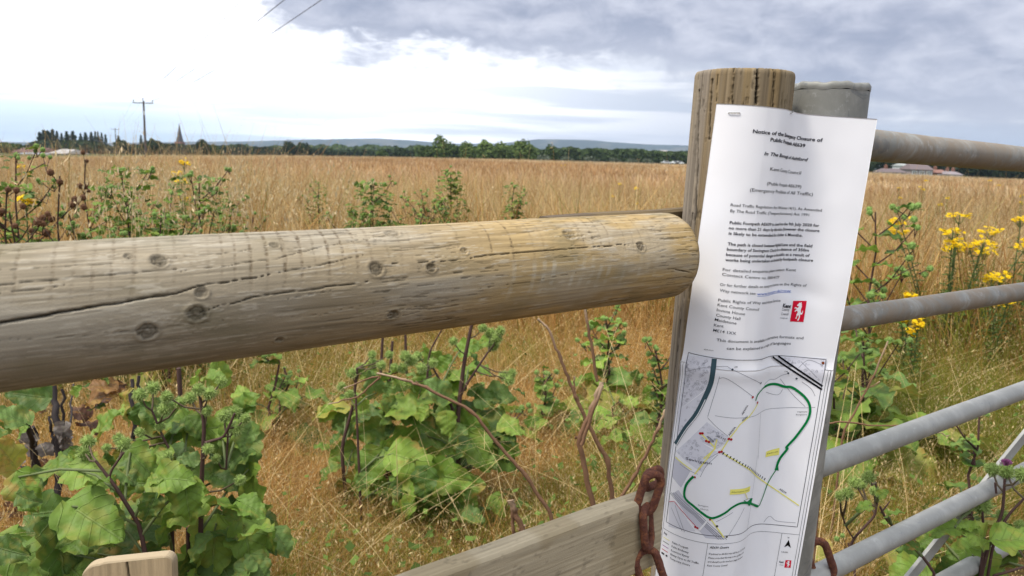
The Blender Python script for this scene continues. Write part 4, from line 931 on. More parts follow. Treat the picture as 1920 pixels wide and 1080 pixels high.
near_burdock('large green burdock with bristly burs growing behind the log, lower left of the picture', 1.45,
    [([(375, 745), (383, 800), (378, 900), (376, 1020)], .003, .006, 0), ([(285, 770), (310, 830), (345, 880)], .002, .003, .02), ([(440, 775), (420, 820), (385, 830)], .002, .003, -.02),
     ([(180, 865), (215, 910), (262, 985), (280, 1080)], .0025, .0055, -.1), ([(232, 848), (210, 880), (205, 895)], .002, .0022, -.1), ([(335, 690), (338, 740)], .005, .005, .12), ([(428, 800), (424, 880)], .002, .002, .05), ([(322, 960), (325, 1080)], .004, .005, .05), ([(352, 990), (355, 1080)], .004, .005, .02)],
    [(262, 740, 1.1), (287, 727, 1.1), (313, 744, 1), (308, 767, 1.05), (338, 755, 1.0), (357, 746, 1.1), (372, 730, 1), (392, 737, 1.1), (415, 715, .9), (420, 780, 1.0), (440, 772, 1.1), (443, 804, 1.15), (460, 785, .9), (390, 842, .9), (165, 828, 1.15), (158, 848, 1.15), (232, 832, 1.15), (222, 822, .9), (315, 855, .8), (388, 770, .9), (405, 860, .8), (262, 810, .8), (200, 840, .8), (450, 900, .9), (300, 800, .8)],
    [(48, 925, .125, -60, 1, -.1), (55, 905, .10, 200, 2, 0), (22, 780, .11, 130, 4, .1), (10, 850, .12, 100, 5, 0), (110, 875, .12, 20, 0, 0), (195, 795, .14, 60, 1, .1), (232, 760, .13, 95, 5, .18), (172, 890, .15, -10, 3, -.05),
     (265, 870, .12, -40, 1, -.05), (255, 905, .10, 10, 0, 0), (175, 975, .19, -25, 1, -.15), (160, 1000, .17, 200, 0, -.1), (120, 1040, .20, -70, 2, -.1), (260, 1000, .18, 180, 2, 0), (320, 895, .13, 15, 1, -.1), (330, 950, .17, 200, 3, -.05), (350, 945, .12, -80, 1, -.1),
     (300, 790, .16, 120, 2, .1), (330, 790, .15, 30, 0, .12), (380, 805, .14, 10, 3, .1), (430, 830, .16, -60, 1, .12), (455, 850, .17, -80, 4, .1), (470, 920, .16, -80, 3, .08), (440, 950, .14, 0, 1, -.05), (455, 985, .18, -30, 2, .05), (470, 1030, .18, -70, 1, 0),
     (400, 1030, .18, -90, 3, 0), (360, 1060, .16, -100, 1, 0), (420, 1070, .18, -60, 2, 0), (240, 960, .13, 40, 4, .05), (290, 860, .10, 200, 3, 0), (60, 1000, .14, 160, 2, .05), (25, 1040, .16, -40, 1, 0), (75, 1060, .18, -20, 0, -.1), (140, 1070, .2, -40, 1, -.1), (395, 885, .13, 160, 0, .1), (275, 955, .11, -90, 5, .1), (230, 840, .12, 60, 5, .15), (220, 1060, .22, -20, 2, .05), (310, 1075, .2, 10, 3, .05), (500, 1000, .15, -40, 2, .1), (90, 960, .2, 20, 2, .25), (340, 860, .16, -20, 2, .2), (460, 760, .12, 60, 0, .15), (50, 740, .14, 160, 2, .3), (410, 700, .12, 80, 3, .3), (190, 740, .12, 30, 6, .3), (190, 720, .1, 150, 6, .3), (300, 915, .14, 20, 6, .15), (265, 890, .1, 120, 6, .15)], 11)
near_burdock('leafy green burdock clump below the middle of the log, reddish stems above it', 2.35,
    [([(670, 690), (662, 760), (640, 840), (650, 950)], .004, .007, 0), ([(736, 640), (728, 740), (724, 900)], .004, .008, .1), ([(885, 605), (870, 680), (858, 780), (860, 900)], .005, .009, 0), ([(915, 660), (875, 720), (865, 740)], .003, .004, 0), ([(812, 690), (840, 740), (852, 780)], .003, .005, .05),
     ([(718, 620), (714, 700)], .004, .005, .15), ([(760, 625), (762, 700)], .004, .005, .2), ([(667, 740), (672, 850), (676, 940)], .003, .005, -.1), ([(830, 615), (805, 660), (800, 720)], .002, .004, .1)],
    [(660, 700, 1.1), (675, 690, 1.1), (700, 680, 1), (715, 685, 1), (760, 668, 1.2), (772, 676, 1.2), (783, 668, 1.1), (755, 690, 1.1), (790, 690, 1.1), (812, 680, 1), (740, 690, 1), (920, 625, 1.2), (932, 634, 1.2), (925, 648, 1.2), (938, 620, 1), (945, 705, 1.1), (955, 713, 1.1), (960, 700, 1.0), (850, 640, .9), (655, 740, 1), (640, 725, 1), (765, 720, 1), (925, 870, .9), (730, 665, .9), (698, 665, .9), (905, 615, 1)],
    [(620, 765, .20, 170, 5, .1), (645, 790, .15, 190, 3, .1), (665, 740, .14, 160, 1), (690, 810, .16, 200, 0), (740, 755, .16, 150, 1), (765, 765, .2, 10, 3, -.05), (820, 745, .2, 15, 1, 0), (840, 730, .18, 30, 3, .1), (790, 790, .18, -20, 0), (745, 820, .2, 170, 1), (700, 850, .18, 210, 2), (690, 880, .2, -120, 1, -.1),
     (770, 860, .22, -10, 3, -.1), (830, 830, .2, -20, 1, 0), (880, 800, .2, -5, 0, 0), (930, 800, .22, -15, 2, .05), (900, 850, .2, -60, 1, -.05), (940, 860, .18, -30, 0), (800, 910, .24, -60, 3, -.15), (840, 895, .22, -5, 1, -.15), (760, 930, .22, -100, 1, -.15), (870, 910, .2, 10, 0, -.1), (820, 960, .22, -70, 2, -.1), (720, 920, .18, 200, 2), (660, 910, .18, 190, 5), (700, 960, .18, -110, 0), (880, 960, .18, -40, 1), (860, 700, .16, 50, 3, .1), (900, 690, .14, 0, 1, .1), (940, 740, .14, -20, 4, .1), (700, 720, .13, 100, 4), (730, 700, .12, 60, 1), (790, 720, .16, 80, 0, .1), (870, 770, .16, 170, 2, .1), (810, 660, .14, 120, 3, .2), (880, 650, .13, 30, 1, .15), (850, 870, .2, 200, 2, .1), (780, 840, .2, 120, 2, .15), (910, 780, .2, 60, 1, .15), (960, 800, .13, -10, 3, .0), (640, 850, .14, 200, 1, .1), (740, 870, .2, 90, 2, .2), (830, 780, .2, 160, 0, .2), (700, 780, .18, 20, 2, .2)], 12, .016)
near_burdock('green burdock with a purple flower head beside the lowest gate bars at the right edge', 1.35,
    [([(1884, 898), (1880, 960), (1858, 1010), (1838, 1080)], .0022, .0045, 0), ([(1842, 960), (1846, 1010), (1840, 1060)], .002, .003, 0), ([(1866, 905), (1868, 925)], .002, .002, 0), ([(1920, 935), (1895, 960), (1862, 1010)], .002, .003, 0), ([(1818, 960), (1840, 1000)], .0015, .002, 0), ([(1930, 1060), (1880, 1075), (1860, 1080)], .002, .003, 0)],
    [(1886, 885, 1.35), (1860, 880, 1.1), (1815, 948, .9), (1842, 948, 1.45), (1880, 966, 1.0), (1918, 890, 1.2), (1705, 990, .8), (1795, 950, .8), (1876, 990, .8), (1912, 985, .9)],
    [(1810, 1035, .11, 170, 0, .05), (1790, 1065, .12, -160, 2), (1885, 1045, .13, 80, 2, .1), (1910, 1010, .12, 20, 1), (1830, 1000, .1, 140, 3), (1770, 990, .09, 170, 1), (1720, 1050, .13, 120, 2, .1), (1850, 1075, .14, -60, 1), (1740, 1010, .08, 200, 0), (1700, 1070, .12, 190, 1), (1810, 985, .07, 20, 3)], 13, .0125)
fl = MB(); fp = at(1886, 874, 1.35)
for k in range(90):
    d_ = rng.normal(size=3) * [.5, .5, .2] + [0, 0, 1]; d_ = unit(d_); a_ = unit(np.cross(d_, rng.normal(size=3))) * .0008; b0 = fp + d_ * .002; fl.add([b0 - a_, b0 + a_, b0 + d_ * .011 + a_ * 1.6, b0 + d_ * .011 - a_ * 1.6], [[0, 1, 2, 3]], (.42, .16, .33))
fo = fl.build('flower', M_petal, [o for o in sc.objects if o.name.startswith('burdock_plant')][-1])
near_burdock('bare branching burdock stem with a few green burs in front of the lower gate bars', 1.25,
    [([(1642, 905), (1645, 940), (1640, 968), (1600, 1010), (1585, 1050), (1560, 1080)], .0016, .0028, .0), ([(1650, 950), (1662, 975), (1700, 1010), (1735, 1050), (1755, 1080)], .0018, .0028, .0), ([(1600, 1010), (1585, 985), (1580, 968)], .0012, .0016, 0), ([(1668, 940), (1652, 962)], .001, .0015, 0)],
    [(1602, 905, .95), (1590, 925, .95), (1628, 895, .95), (1615, 908, .9), (1640, 920, .8), (1709, 990, .75), (1575, 930, .8)],
    [(1620, 950, .045, 180, 1), (1675, 960, .05, 60, 1), (1710, 1020, .05, -20, 0), (1655, 925, .03, 60, 3)], 14, .0115)
# dead brown burdock at far left under the log
def dead_near():
    b = at(70, 760, 1.9); b[2] = 0; root = empty('dead_burdock', b, 'dead burdock with black stalks and grey shrivelled leaves under the left of the log', 'dead burdock'); gs, gl, gb = MB(), MB(), MB(); r_ = np.random.default_rng(3)
    for pl, rr_ in (([(36, 730), (48, 780), (62, 850), (66, 1000)], .007), ([(98, 722), (110, 800), (108, 950)], .010), ([(64, 800), (66, 900), (70, 1060)], .008), ([(118, 730), (118, 830), (112, 900)], .004), ([(137, 720), (130, 800), (125, 860)], .003), ([(95, 780), (98, 850)], .004), ([(245, 710), (250, 790), (255, 900)], .006), ([(260, 705), (268, 800)], .005)):
        P = np.array([at(x, y, 1.9 + r_.normal(0, .06)) for x, y in pl]); D = np.array([[np.interp(t, np.arange(len(P)), P[:, k]) for k in range(3)] for t in np.linspace(0, len(P) - 1, 14)]); D += r_.normal(0, .0025, D.shape)
        gs.tube(D, rr_ * np.linspace(.8, 1, 14), (.035, .028, .028), 8)
    for x, y, s_, a in ((48, 830, .13, -110), (60, 850, .12, -70), (30, 870, .10, -120), (85, 850, .10, -80), (115, 815, .13, -95), (125, 840, .11, -70), (105, 825, .10, -120), (40, 900, .1, -60)): leaf_at(gl, gs, x, y, 1.86 + r_.normal(0, .04), s_ * .7, a, (.19, .165, .15), int(r_.integers(1e6)), .7, None, (.12, .09, .08), 2.2)
    for x, y, s_, a in ((80, 880, .12, -100), (170, 790, .16, 30), (150, 770, .14, 120), (185, 750, .12, 60), (215, 725, .12, 20), (75, 760, .1, 100), (20, 960, .15, 10), (270, 930, .15, 30), (260, 900, .12, 160)): leaf_at(gl, gs, x, y, 2.0 + r_.normal(0, .05), s_ * .65, a, (.085, .035, .018), int(r_.integers(1e6)), .6, None, (.30, .15, .03), 1.8)
    gs.build('stem', M_stem, root, sm=True); gl.build('withered_foliage', M_leaf, root, sm=True)
dead_near()
# the procedural ones further back: px, top y, distance
SPEC = [
 (1650, 398, 3.3, 'tall thin burdock with burs standing right of the notice above the second gate bar', dict(spread=.36, nst=1, nbr=9, nleaf=12, leafs=.15, nbur=4, burr=.018, tone=1.15), 21),
 (1625, 640, 3.0, 'broad-leaved burdock clump just right of the steel post between two gate bars', dict(spread=.3, nst=2, nbr=3, nleaf=20, leafs=.25, nbur=2, burr=.014, yellow=.3), 22),
 (1840, 775, 2.1, 'small burdock with a dark stem between the lower gate bars', dict(spread=.12, nst=1, nbr=4, nleaf=8, leafs=.10, nbur=1, burr=.008, tone=1.2), 23),
 (1600, 1020, 1.75, 'broad yellow-green burdock leaves low beside the steel post', dict(spread=.1, nst=1, nbr=0, nleaf=7, leafs=.24, nbur=1, burr=.008, yellow=.7), 24),
 (1138, 598, 3.6, 'upright burdock with pale burs left of the timber post, taller of two', dict(spread=.16, nst=1, nbr=6, nleaf=8, leafs=.16, nbur=3, burr=.014, tone=1.2), 25),
 (1240, 655, 3.0, 'upright burdock beside the left edge of the timber post', dict(spread=.15, nst=1, nbr=7, nleaf=7, leafs=.10, nbur=3, burr=.013), 26),
 (1160, 750, 3.3, 'patch of broad pale green burdock leaves right of the bare twigs', dict(spread=.1, nst=1, nbr=1, nleaf=9, leafs=.26, nbur=1, burr=.01, tone=1.1), 27),
 (1022, 700, 3.2, 'small burdock with burs left of the forked bare twigs', dict(spread=.14, nst=2, nbr=4, nleaf=8, leafs=.12, nbur=3, burr=.013), 28),
 (700, 345, 5.6, 'bushy green burdock behind the middle of the log, widest in the field', dict(spread=.34, nst=4, nbr=6, nleaf=26, leafs=.16, nbur=4, burr=.016, lo=True), 29),
 (845, 322, 6.4, 'narrow green burdock behind the log, middle one of three', dict(spread=.24, nst=3, nbr=6, nleaf=16, leafs=.14, nbur=4, burr=.016, lo=True, tone=1.1), 30),
 (965, 348, 6.2, 'short green burdock behind the log, rightmost of three', dict(spread=.2, nst=3, nbr=4, nleaf=14, leafs=.13, nbur=3, burr=.015, lo=True), 31),
 (232, 315, 3.6, 'green burdock with many burs behind the left of the log below the utility pole', dict(spread=.30, nst=3, nbr=6, nleaf=24, leafs=.14, nbur=4, burr=.015, lo=True), 32),
 (372, 330, 3.9, 'spreading green burdock behind the log below the church spire', dict(spread=.34, nst=3, nbr=6, nleaf=22, leafs=.13, nbur=4, burr=.015, lo=True), 33),
 (28, 292, 3.2, 'tall green burdock at the left edge of the picture', dict(spread=.25, nst=2, nbr=6, nleaf=14, leafs=.12, nbur=4, burr=.014, lo=True), 34),
 (300, 400, 3.2, 'low green burdock leaves directly above the left part of the log', dict(spread=.2, nst=3, nbr=3, nleaf=24, leafs=.14, nbur=2, burr=.013, lo=True, yellow=.25), 35),
 (110, 330, 3.1, 'dead brown burdock with clustered brown burs behind the left of the log', dict(spread=.16, nst=1, nbr=5, nleaf=3, leafs=.1, nbur=5, burr=.018, lo=True, dead=True, stemc=(.04, .025, .02)), 36),
 (158, 300, 4.0, 'slim dead brown burdock left of the utility pole', dict(spread=.10, nst=1, nbr=4, nleaf=3, leafs=.1, nbur=3, burr=.016, lo=True, dead=True, stemc=(.05, .03, .02)), 37),
 (598, 345, 7.5, 'small dull green burdock in tall grass left of the bushy one', dict(spread=.2, nst=3, nbr=4, nleaf=10, leafs=.10, nbur=3, burr=.014, lo=True), 38),
 (430, 365, 5.2, 'thin green burdock at the right of the left-hand group behind the log', dict(spread=.2, nst=2, nbr=5, nleaf=8, leafs=.10, nbur=3, burr=.015, lo=True), 39),
 (10, 350, 2.9, 'brown dead burdock stems cut by the left edge of the picture', dict(spread=.2, nst=2, nbr=5, nleaf=5, leafs=.12, nbur=4, burr=.016, lo=True, dead=True, stemc=(.05, .03, .02)), 40),
 (510, 640, 2.9, 'low burdock leaves under the log between the two large clumps', dict(spread=.15, nst=2, nbr=2, nleaf=12, leafs=.16, nbur=2, burr=.012), 41),
 (1900, 560, 5.0, 'thin green weed stem crossing the second gate bar at the right edge', dict(spread=.15, nst=1, nbr=4, nleaf=7, leafs=.10, nbur=2, burr=.010, lo=True), 42)]
for px_, ty, Yd, lab, kw, sd_ in SPEC: burdock(px_, ty, Yd, lab, sd_, **({'cat': 'dead burdock'} if kw.get('dead') else {}), **kw)
# ---- ragwort
def ragwort(px, top, Y, label, seed, n=6, spread=.2, fl_=34, size=.0105, group=None, h=None):
    r_ = np.random.default_rng(seed); T = at(px, top, Y); gz = float(hgt(T[0], T[1])); H = T[2] - gz
    root = empty('ragwort', [T[0], T[1], gz], label, 'ragwort', group); gs, gl, gf = MB(), MB(), MB()
    for k in range(n):
        o = r_.normal(0, 1, 3) * [spread, spread, 0] if k else np.zeros(3); hh = H * (1 if k == 0 else .72 + .26 * r_.random()); b0 = np.array([T[0], T[1], gz]) + o * .25
        P = np.array([b0 + o * t ** 1.5 + UP * hh * t for t in np.linspace(0, 1, 6)]); gs.tube(P, np.linspace(.005, .003, 6), (.10, .14, .05), 5)
        for j in range(34):
            t = .15 + .75 * j / 34; p = b0 + o * t ** 1.5 + UP * hh * t; a = j * 2.4; L = .055 * (1.2 - .5 * t) * (.7 + .6 * r_.random()); d = np.array([math.cos(a), math.sin(a), .35])
            add_leaf(gl, p, d, UP, L, np.array([.085, .15, .035]) * (.8 + .5 * r_.random()), int(r_.integers(1e6)), 'lance', .5, .12, lo=True)
        top_ = b0 + o + UP * hh
        for j in range(fl_):
            a, rd = r_.random() * 6.28, math.sqrt(r_.random()) * spread * .42 + .01; q = top_ + np.array([math.cos(a) * rd, math.sin(a) * rd, r_.normal(0, .010) - rd * .18])
            if j % 3 == 0: gs.tube([top_ - UP * .06, q], .0012, (.12, .17, .05), 3, cap=False)
            m_ = 9; an = np.arange(m_) * 2 * math.pi / m_; nn = unit(np.array([r_.normal(0, .35), -.3 + r_.normal(0, .35), 1])); u_ = unit(np.cross(nn, [1, .2, 0])); v_ = np.cross(nn, u_); s_ = size * (.8 + .5 * r_.random())
            for t_ in an: dd = u_ * math.cos(t_) + v_ * math.sin(t_); sd2 = np.cross(nn, dd) * s_ * .24; gf.add([q + dd * s_ * .2 - sd2 * .6, q + dd * s_ * .2 + sd2 * .6, q + dd * s_ + sd2, q + dd * s_ - sd2], [[0, 1, 2, 3]], np.array([.80, .56, .015]) * (.85 + .25 * r_.random()))
            c_ = np.vstack([q + nn * s_ * .15] + [q + (u_ * math.cos(t_) + v_ * math.sin(t_)) * s_ * .3 for t_ in an]); gf.add(c_, [[0, 1 + i, 1 + (i + 1) % m_] for i in range(m_)], (.62, .34, .01))
    gs.build('stem', M_stem, root, sm=True); gl.build('foliage', M_leaf, root, sm=True); gf.build('flower_heads', M_petal, root)
for i, a in enumerate([(1800, 402, 4.6, 'large yellow ragwort in flower right of the notice above the second gate bar', 10, .13), (1915, 408, 4.6, 'yellow ragwort cut by the right edge of the picture', 4, .09), (1875, 515, 4.3, 'low yellow ragwort flowers resting against the second gate bar at the right', 4, .10),
        (1708, 553, 4.1, 'short yellow ragwort peeping over the second gate bar beside the tall burdock', 2, .04), (1722, 606, 3.9, 'yellow ragwort flowers under the second gate bar', 2, .03), (48, 372, 3.4, 'small yellow ragwort at the left edge behind the log', 1, .05), (345, 303, 6.5, 'yellow ragwort in the dry grass below the church spire', 4, .09), (40, 312, 9, 'ragwort at the left of the field seen above the burdock', 2, .06)]): ragwort(*a[:4], 60 + i, a[4], a[5])
for i, (px_, ty, Yd) in enumerate([(1737, 338, 24), (1686, 352, 16), (1726, 350, 17), (1776, 371, 11), (1918, 365, 12), (1162, 345, 14), (1193, 352, 12), (1855, 338, 32), (1060, 309, 60)]): ragwort(px_, ty, Yd, ['single distant yellow ragwort in the dry field beyond the gate, right of the notice', 'tiny distant yellow ragwort in the dry field between the log and the trees'][5 <= i and i != 7], 80 + i, 2, .05 if Yd < 20 else .12, 9, .014 if Yd < 20 else .03, group='distant ragwort in the field')
# ---- bare woody twigs
def twig(label, runs, seed):
    r_ = np.random.default_rng(seed); P0 = at(*runs[0][0][-1], runs[0][1]); root_loc = [P0[0], P0[1], 0]; g = MB(); first = True
    for pl, Yv, ra, rb in runs:
        P = np.array([at(x, y, Yv) for x, y in pl])
        if first: q = P[-1] + (P[-1] - P[-2]) * .2; q[2] = 0; P = np.vstack([P, q]); first = False
        D = np.array([[np.interp(t, np.arange(len(P)), P[:, k]) for k in range(3)] for t in np.linspace(0, len(P) - 1, (len(P) - 1) * 6 + 1)])
        D[1:-1] = (D[:-2] + 2 * D[1:-1] + D[2:]) / 4; D[1:-1] += r_.normal(0, .0010, D[1:-1].shape)
        rad = np.linspace(ra, rb, len(D)) * (1 + .10 * r_.random(len(D)) + .35 * (np.arange(len(D)) % 6 == 0) * (r_.random(len(D)) < .5))
        pale = smooth(.3, .0, np.linspace(0, 1, len(D)))[:, None]; c = np.array([.19, .105, .06]) * (1 - pale * .7) + np.array([.48, .36, .24]) * pale * .7
        g.tube(D, rad, c, 9)
    return g.build('bare_twig', M_twig, sm=True, label=label, cat='twig')
twig('long arching bare reddish twig crossing in front of the leafy clump', [([(706, 700), (760, 712), (795, 725), (885, 770), (940, 840), (985, 890), (1040, 975)], 1.55, .0022, .0042), ([(645, 728), (700, 706), (712, 706)], 1.55, .0011, .0018), ([(615, 758), (670, 745), (712, 708)], 1.55, .0012, .0018), ([(780, 714), (784, 722)], 1.55, .001, .002)], 1)
twig('pale bare twig bent over at its tip and rising beside the dark forked one', [([(1008, 598), (1028, 615), (1050, 670), (1072, 725), (1080, 745), (1105, 800), (1138, 862), (1150, 950)], 1.75, .0022, .0058), ([(1077, 706), (1077, 735)], 1.75, .0018, .002)], 2)
twig('dark forked bare twig with cut end standing left of the timber post', [([(1128, 716), (1110, 765), (1086, 825), (1095, 870), (1116, 965)], 1.7, .0050, .0062), ([(1130, 722), (1105, 790), (1090, 835)], 1.68, .003, .004), ([(1096, 575), (1108, 640), (1120, 715)], 1.75, .0028, .0036), ([(1083, 822), (1078, 820)], 1.7, .003, .003)], 3)
twig('thin curved reddish twig touching the left side of the timber post', [([(1248, 768), (1235, 800), (1212, 850), (1190, 890), (1158, 945)], 1.5, .0026, .0036)], 4)
twig('pair of short cut brown stubs rising above the lower board', [([(957, 938), (968, 965), (985, 1003)], 1.25, .0042, .0045), ([(960, 940), (962, 975), (964, 1010)], 1.25, .0030, .0030), ([(985, 985), (972, 995)], 1.25, .002, .002)], 5)
twig('thin horizontal bare twig in front of the third gate bar', [([(1780, 817), (1740, 808), (1700, 800), (1640, 798), (1570, 790), (1550, 795)], 1.3, .0008, .0018), ([(1730, 780), (1700, 800)], 1.3, .0006, .001)], 6)
twig('slender leaning bare stem between the steel post and the tall burdock', [([(1665, 640), (1640, 700), (1610, 760), (1580, 815)], 2.2, .002, .0035), ([(1650, 715), (1615, 735)], 2.2, .0012, .0016)], 7)
# ------------------------------------------------------------------ grass
def scatter(n, r0, r1, a0=-40, a1=42, power=1.0):
    r = r0 * (r1 / r0) ** (rng.random(n) ** power) if r0 > 0 else r1 * rng.random(n)
    a = np.radians(a0 + (a1 - a0) * rng.random(n)); return r * np.sin(a), r * np.cos(a)
STRAW = np.array([[.58, .42, .185], [.66, .51, .27], [.47, .285, .10], [.53, .35, .14], [.33, .18, .065]])
def green_mask(x, y):
    near = smooth(6.6, 3.4, np.hypot(x, y)); m = smooth(.36, .56, fbm(x * .9 + 5, y * .9, 0, 3)); side = .32 + .34 * smooth(-.05, .35, x / np.maximum(y, .1))
    return np.clip(near * side * m * 1.5, 0, .85) + .05
def beyond(x, y, d):
    s_ = (x - .1875) * -FD[1] + (y - .888) * FD[0]; return s_ > d       # distance behind the fence line
def grass(n, r0, r1, hmin, hmax, wmin, wmax, name, label, K=3, tall=None, seeds=0, bendm=.35, dens=None, green=True, power=1.0, dist_col=False, tuft=False):
    g = MB(); x, y = scatter(n, r0, r1, power=power)
    if tuft:
        ti = rng.integers(0, n // 22, n); cx_, cy_ = scatter(n // 22, r0, r1, power=power); sp_ = .030 + .045 * rng.random(n // 22)
        lo_ = rng.random(n) < .72; ox, oy = rng.normal(0, 1, n) * sp_[ti], rng.normal(0, 1, n) * sp_[ti]; x = np.where(lo_, cx_[ti] + ox, x); y = np.where(lo_, cy_[ti] + oy, y); oaz = np.arctan2(ox, oy)
    else: ti = np.zeros(n, int); oaz = np.zeros(n); lo_ = np.zeros(n, bool)
    k = beyond(x, y, .30) & (y > .8)
    if dens is not None: k &= rng.random(n) < dens(x, y)
    x, y, ti, oaz, lo_ = x[k], y[k], ti[k], oaz[k], lo_[k]; N = len(x); h = hmin + (hmax - hmin) * rng.random(N) ** 1.4; r = np.hypot(x, y)
    if tall is not None: h = h * tall(x, y)
    w_ = wmin + (wmax - wmin) * rng.random(N); az_ = rng.random(N) * 2 * math.pi; wind = fbm(x * .8, y * .8, 3, 2) * 9
    az_ = np.where(rng.random(N) < .45, wind, az_); az_ = np.where(lo_, oaz + rng.normal(0, .5, N), az_); h = h * np.where(lo_, .65 + .75 * _hash(ti, 7, 3), 1)
    le = np.abs(rng.normal(0, .22, N)); be = np.abs(rng.normal(0, bendm, N))
    gm = green_mask(x, y) if green else np.zeros(N); isg = rng.random(N) < gm
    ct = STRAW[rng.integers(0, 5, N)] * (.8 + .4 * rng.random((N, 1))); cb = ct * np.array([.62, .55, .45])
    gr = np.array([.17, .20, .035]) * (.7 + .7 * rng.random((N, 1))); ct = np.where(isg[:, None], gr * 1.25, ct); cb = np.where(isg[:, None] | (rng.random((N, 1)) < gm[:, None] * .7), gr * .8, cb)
    big = fbm(x * .05, y * .05, 1, 4)[:, None]; md = fbm(x * .35, y * .12, 6, 4)[:, None]
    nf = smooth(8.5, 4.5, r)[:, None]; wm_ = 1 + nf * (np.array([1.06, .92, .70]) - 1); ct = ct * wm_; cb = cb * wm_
    tone = (.50 + .40 * big + .72 * md) * (1 + .5 * (_hash(ti, 1, 9)[:, None] - .5) * lo_[:, None]) * np.array([1.0, 1.04, 1.14]); ct = ct * tone; cb = cb * tone
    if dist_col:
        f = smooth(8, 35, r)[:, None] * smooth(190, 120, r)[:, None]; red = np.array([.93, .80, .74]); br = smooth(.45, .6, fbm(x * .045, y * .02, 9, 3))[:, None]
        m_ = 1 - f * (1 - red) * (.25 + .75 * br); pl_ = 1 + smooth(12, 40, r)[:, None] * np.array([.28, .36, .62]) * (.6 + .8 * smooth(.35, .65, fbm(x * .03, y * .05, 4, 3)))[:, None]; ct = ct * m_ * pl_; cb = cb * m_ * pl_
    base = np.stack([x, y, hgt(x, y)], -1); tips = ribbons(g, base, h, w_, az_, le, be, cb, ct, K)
    if seeds:
        s_ = rng.random(N) < seeds; spikelets(g, tips[s_] + UP * .01, 8, .09, .011, STRAW[1] * 1.0, .010, .5)
    return g.build(name, M_grass, label=label, cat='grass', kind='stuff')
tallf = lambda x, y: .55 + .55 * smooth(3, 6.5, np.hypot(x, y)) + .25 * smooth(-.1, -.45, x / y) - .12 * smooth(.45, .6, fbm(x * .5, y * .5, 2, 3))
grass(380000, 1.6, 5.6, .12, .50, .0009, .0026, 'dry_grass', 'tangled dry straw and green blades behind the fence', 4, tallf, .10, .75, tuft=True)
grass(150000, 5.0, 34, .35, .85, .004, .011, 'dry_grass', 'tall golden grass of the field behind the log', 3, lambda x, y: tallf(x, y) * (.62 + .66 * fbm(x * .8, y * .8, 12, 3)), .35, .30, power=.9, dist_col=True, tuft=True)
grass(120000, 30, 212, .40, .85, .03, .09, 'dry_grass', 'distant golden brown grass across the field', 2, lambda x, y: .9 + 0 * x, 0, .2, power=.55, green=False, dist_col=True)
# tangled fallen straw stems, pale, close behind the fence
g = MB(); x, y = scatter(800, 1.7, 3.8, -30, 36); k = beyond(x, y, .25); x, y = x[k], y[k]; N = len(x)
ribbons(g, np.stack([x, y, rng.random(N) * .25], -1), .12 + .38 * rng.random(N), .0009 + .0011 * rng.random(N), rng.random(N) * 6.3, .3 + 1.3 * rng.random(N), .6 * rng.random(N), STRAW[rng.integers(0, 2, N)] * .9, STRAW[rng.integers(0, 2, N)] * 1.15, 4, tipw=.6)
g.build('dry_grass', M_grass, label='pale fallen straw stalks lying across the grass behind the lower board', cat='straw', kind='stuff')
# wild oat stalks with husks that rise over the horizon on the left
g = MB(); N = 170; a = np.radians(np.clip(rng.normal(-23, 6, N), -33, 4)); r = 2.9 + 3.4 * rng.random(N); x, y = r * np.sin(a), r * np.cos(a)
x2, y2 = scatter(160, 5, 14, -33, 33); x, y = np.concatenate([x, x2]), np.concatenate([y, y2]); r = np.hypot(x, y); N = len(x)
h = np.where(np.arange(N) < 170, 1.10 + .16 * rng.random(N) ** 1.5, .8 + .3 * rng.random(N)); 
tp = ribbons(g, np.stack([x, y, hgt(x, y)], -1), h, .0022 + 0 * x, rng.random(N) * 6.3, .05 + .05 * rng.random(N), .06 + .1 * rng.random(N), STRAW[np.zeros(N, int)], STRAW[np.ones(N, int)], 5, tipw=.4)
spikelets(g, tp, 14, .18, .019, (.58, .46, .27), .022, .8)
P_ = at(232, 245, 3.0); tt = ribbons(g, np.array([[P_[0] + d_, P_[1] + d_, 0] for d_ in (-.02, .0, .02, .05)]), np.array([1.18, P_[2] - .0, 1.22, 1.14]), np.full(4, .003), np.array([1., 2, 4, 5]), np.full(4, .02), np.full(4, .03), STRAW[[0] * 4], STRAW[[1] * 4], 5, tipw=.5)
spikelets(g, tt, 34, .24, .019, (.60, .48, .30), .016, .5)
g.build('wild_oats', M_grass, label='pale wild oat stalks with hanging husks rising over the far trees', cat='oats', kind='stuff')
# low green weeds in the grass
g = MB(); x, y = scatter(30000, 1.2, 8, -33, 36); k = beyond(x, y, .3) & (rng.random(len(x)) < green_mask(x, y) * (1.1 - .6 * smooth(3, 8, np.hypot(x, y)))); x, y = x[k], y[k]
N = len(x); P = np.stack([x, y, hgt(x, y) + .03 + .22 * rng.random(N) ** 2], -1); sz = .012 + .022 * rng.random(N); a, b = rng.random(N) * 6.28, rng.normal(0, .5, N)
d = np.stack([np.cos(a), np.sin(a), b], -1); s_ = np.stack([-np.sin(a), np.cos(a), rng.normal(0, .4, N)], -1)
V = np.stack([P, P + d * sz[:, None] * .5 + s_ * sz[:, None] * .4, P + d * sz[:, None], P + d * sz[:, None] * .5 - s_ * sz[:, None] * .4], 1)
g.add(V.reshape(-1, 3), np.arange(4 * N).reshape(-1, 4), np.repeat(np.array([.11, .17, .035]) * (.6 + .9 * rng.random((N, 1))), 4, 0)); g.build('low_weeds', M_grass, label='low green weeds scattered through the dry grass', cat='weeds', kind='stuff')
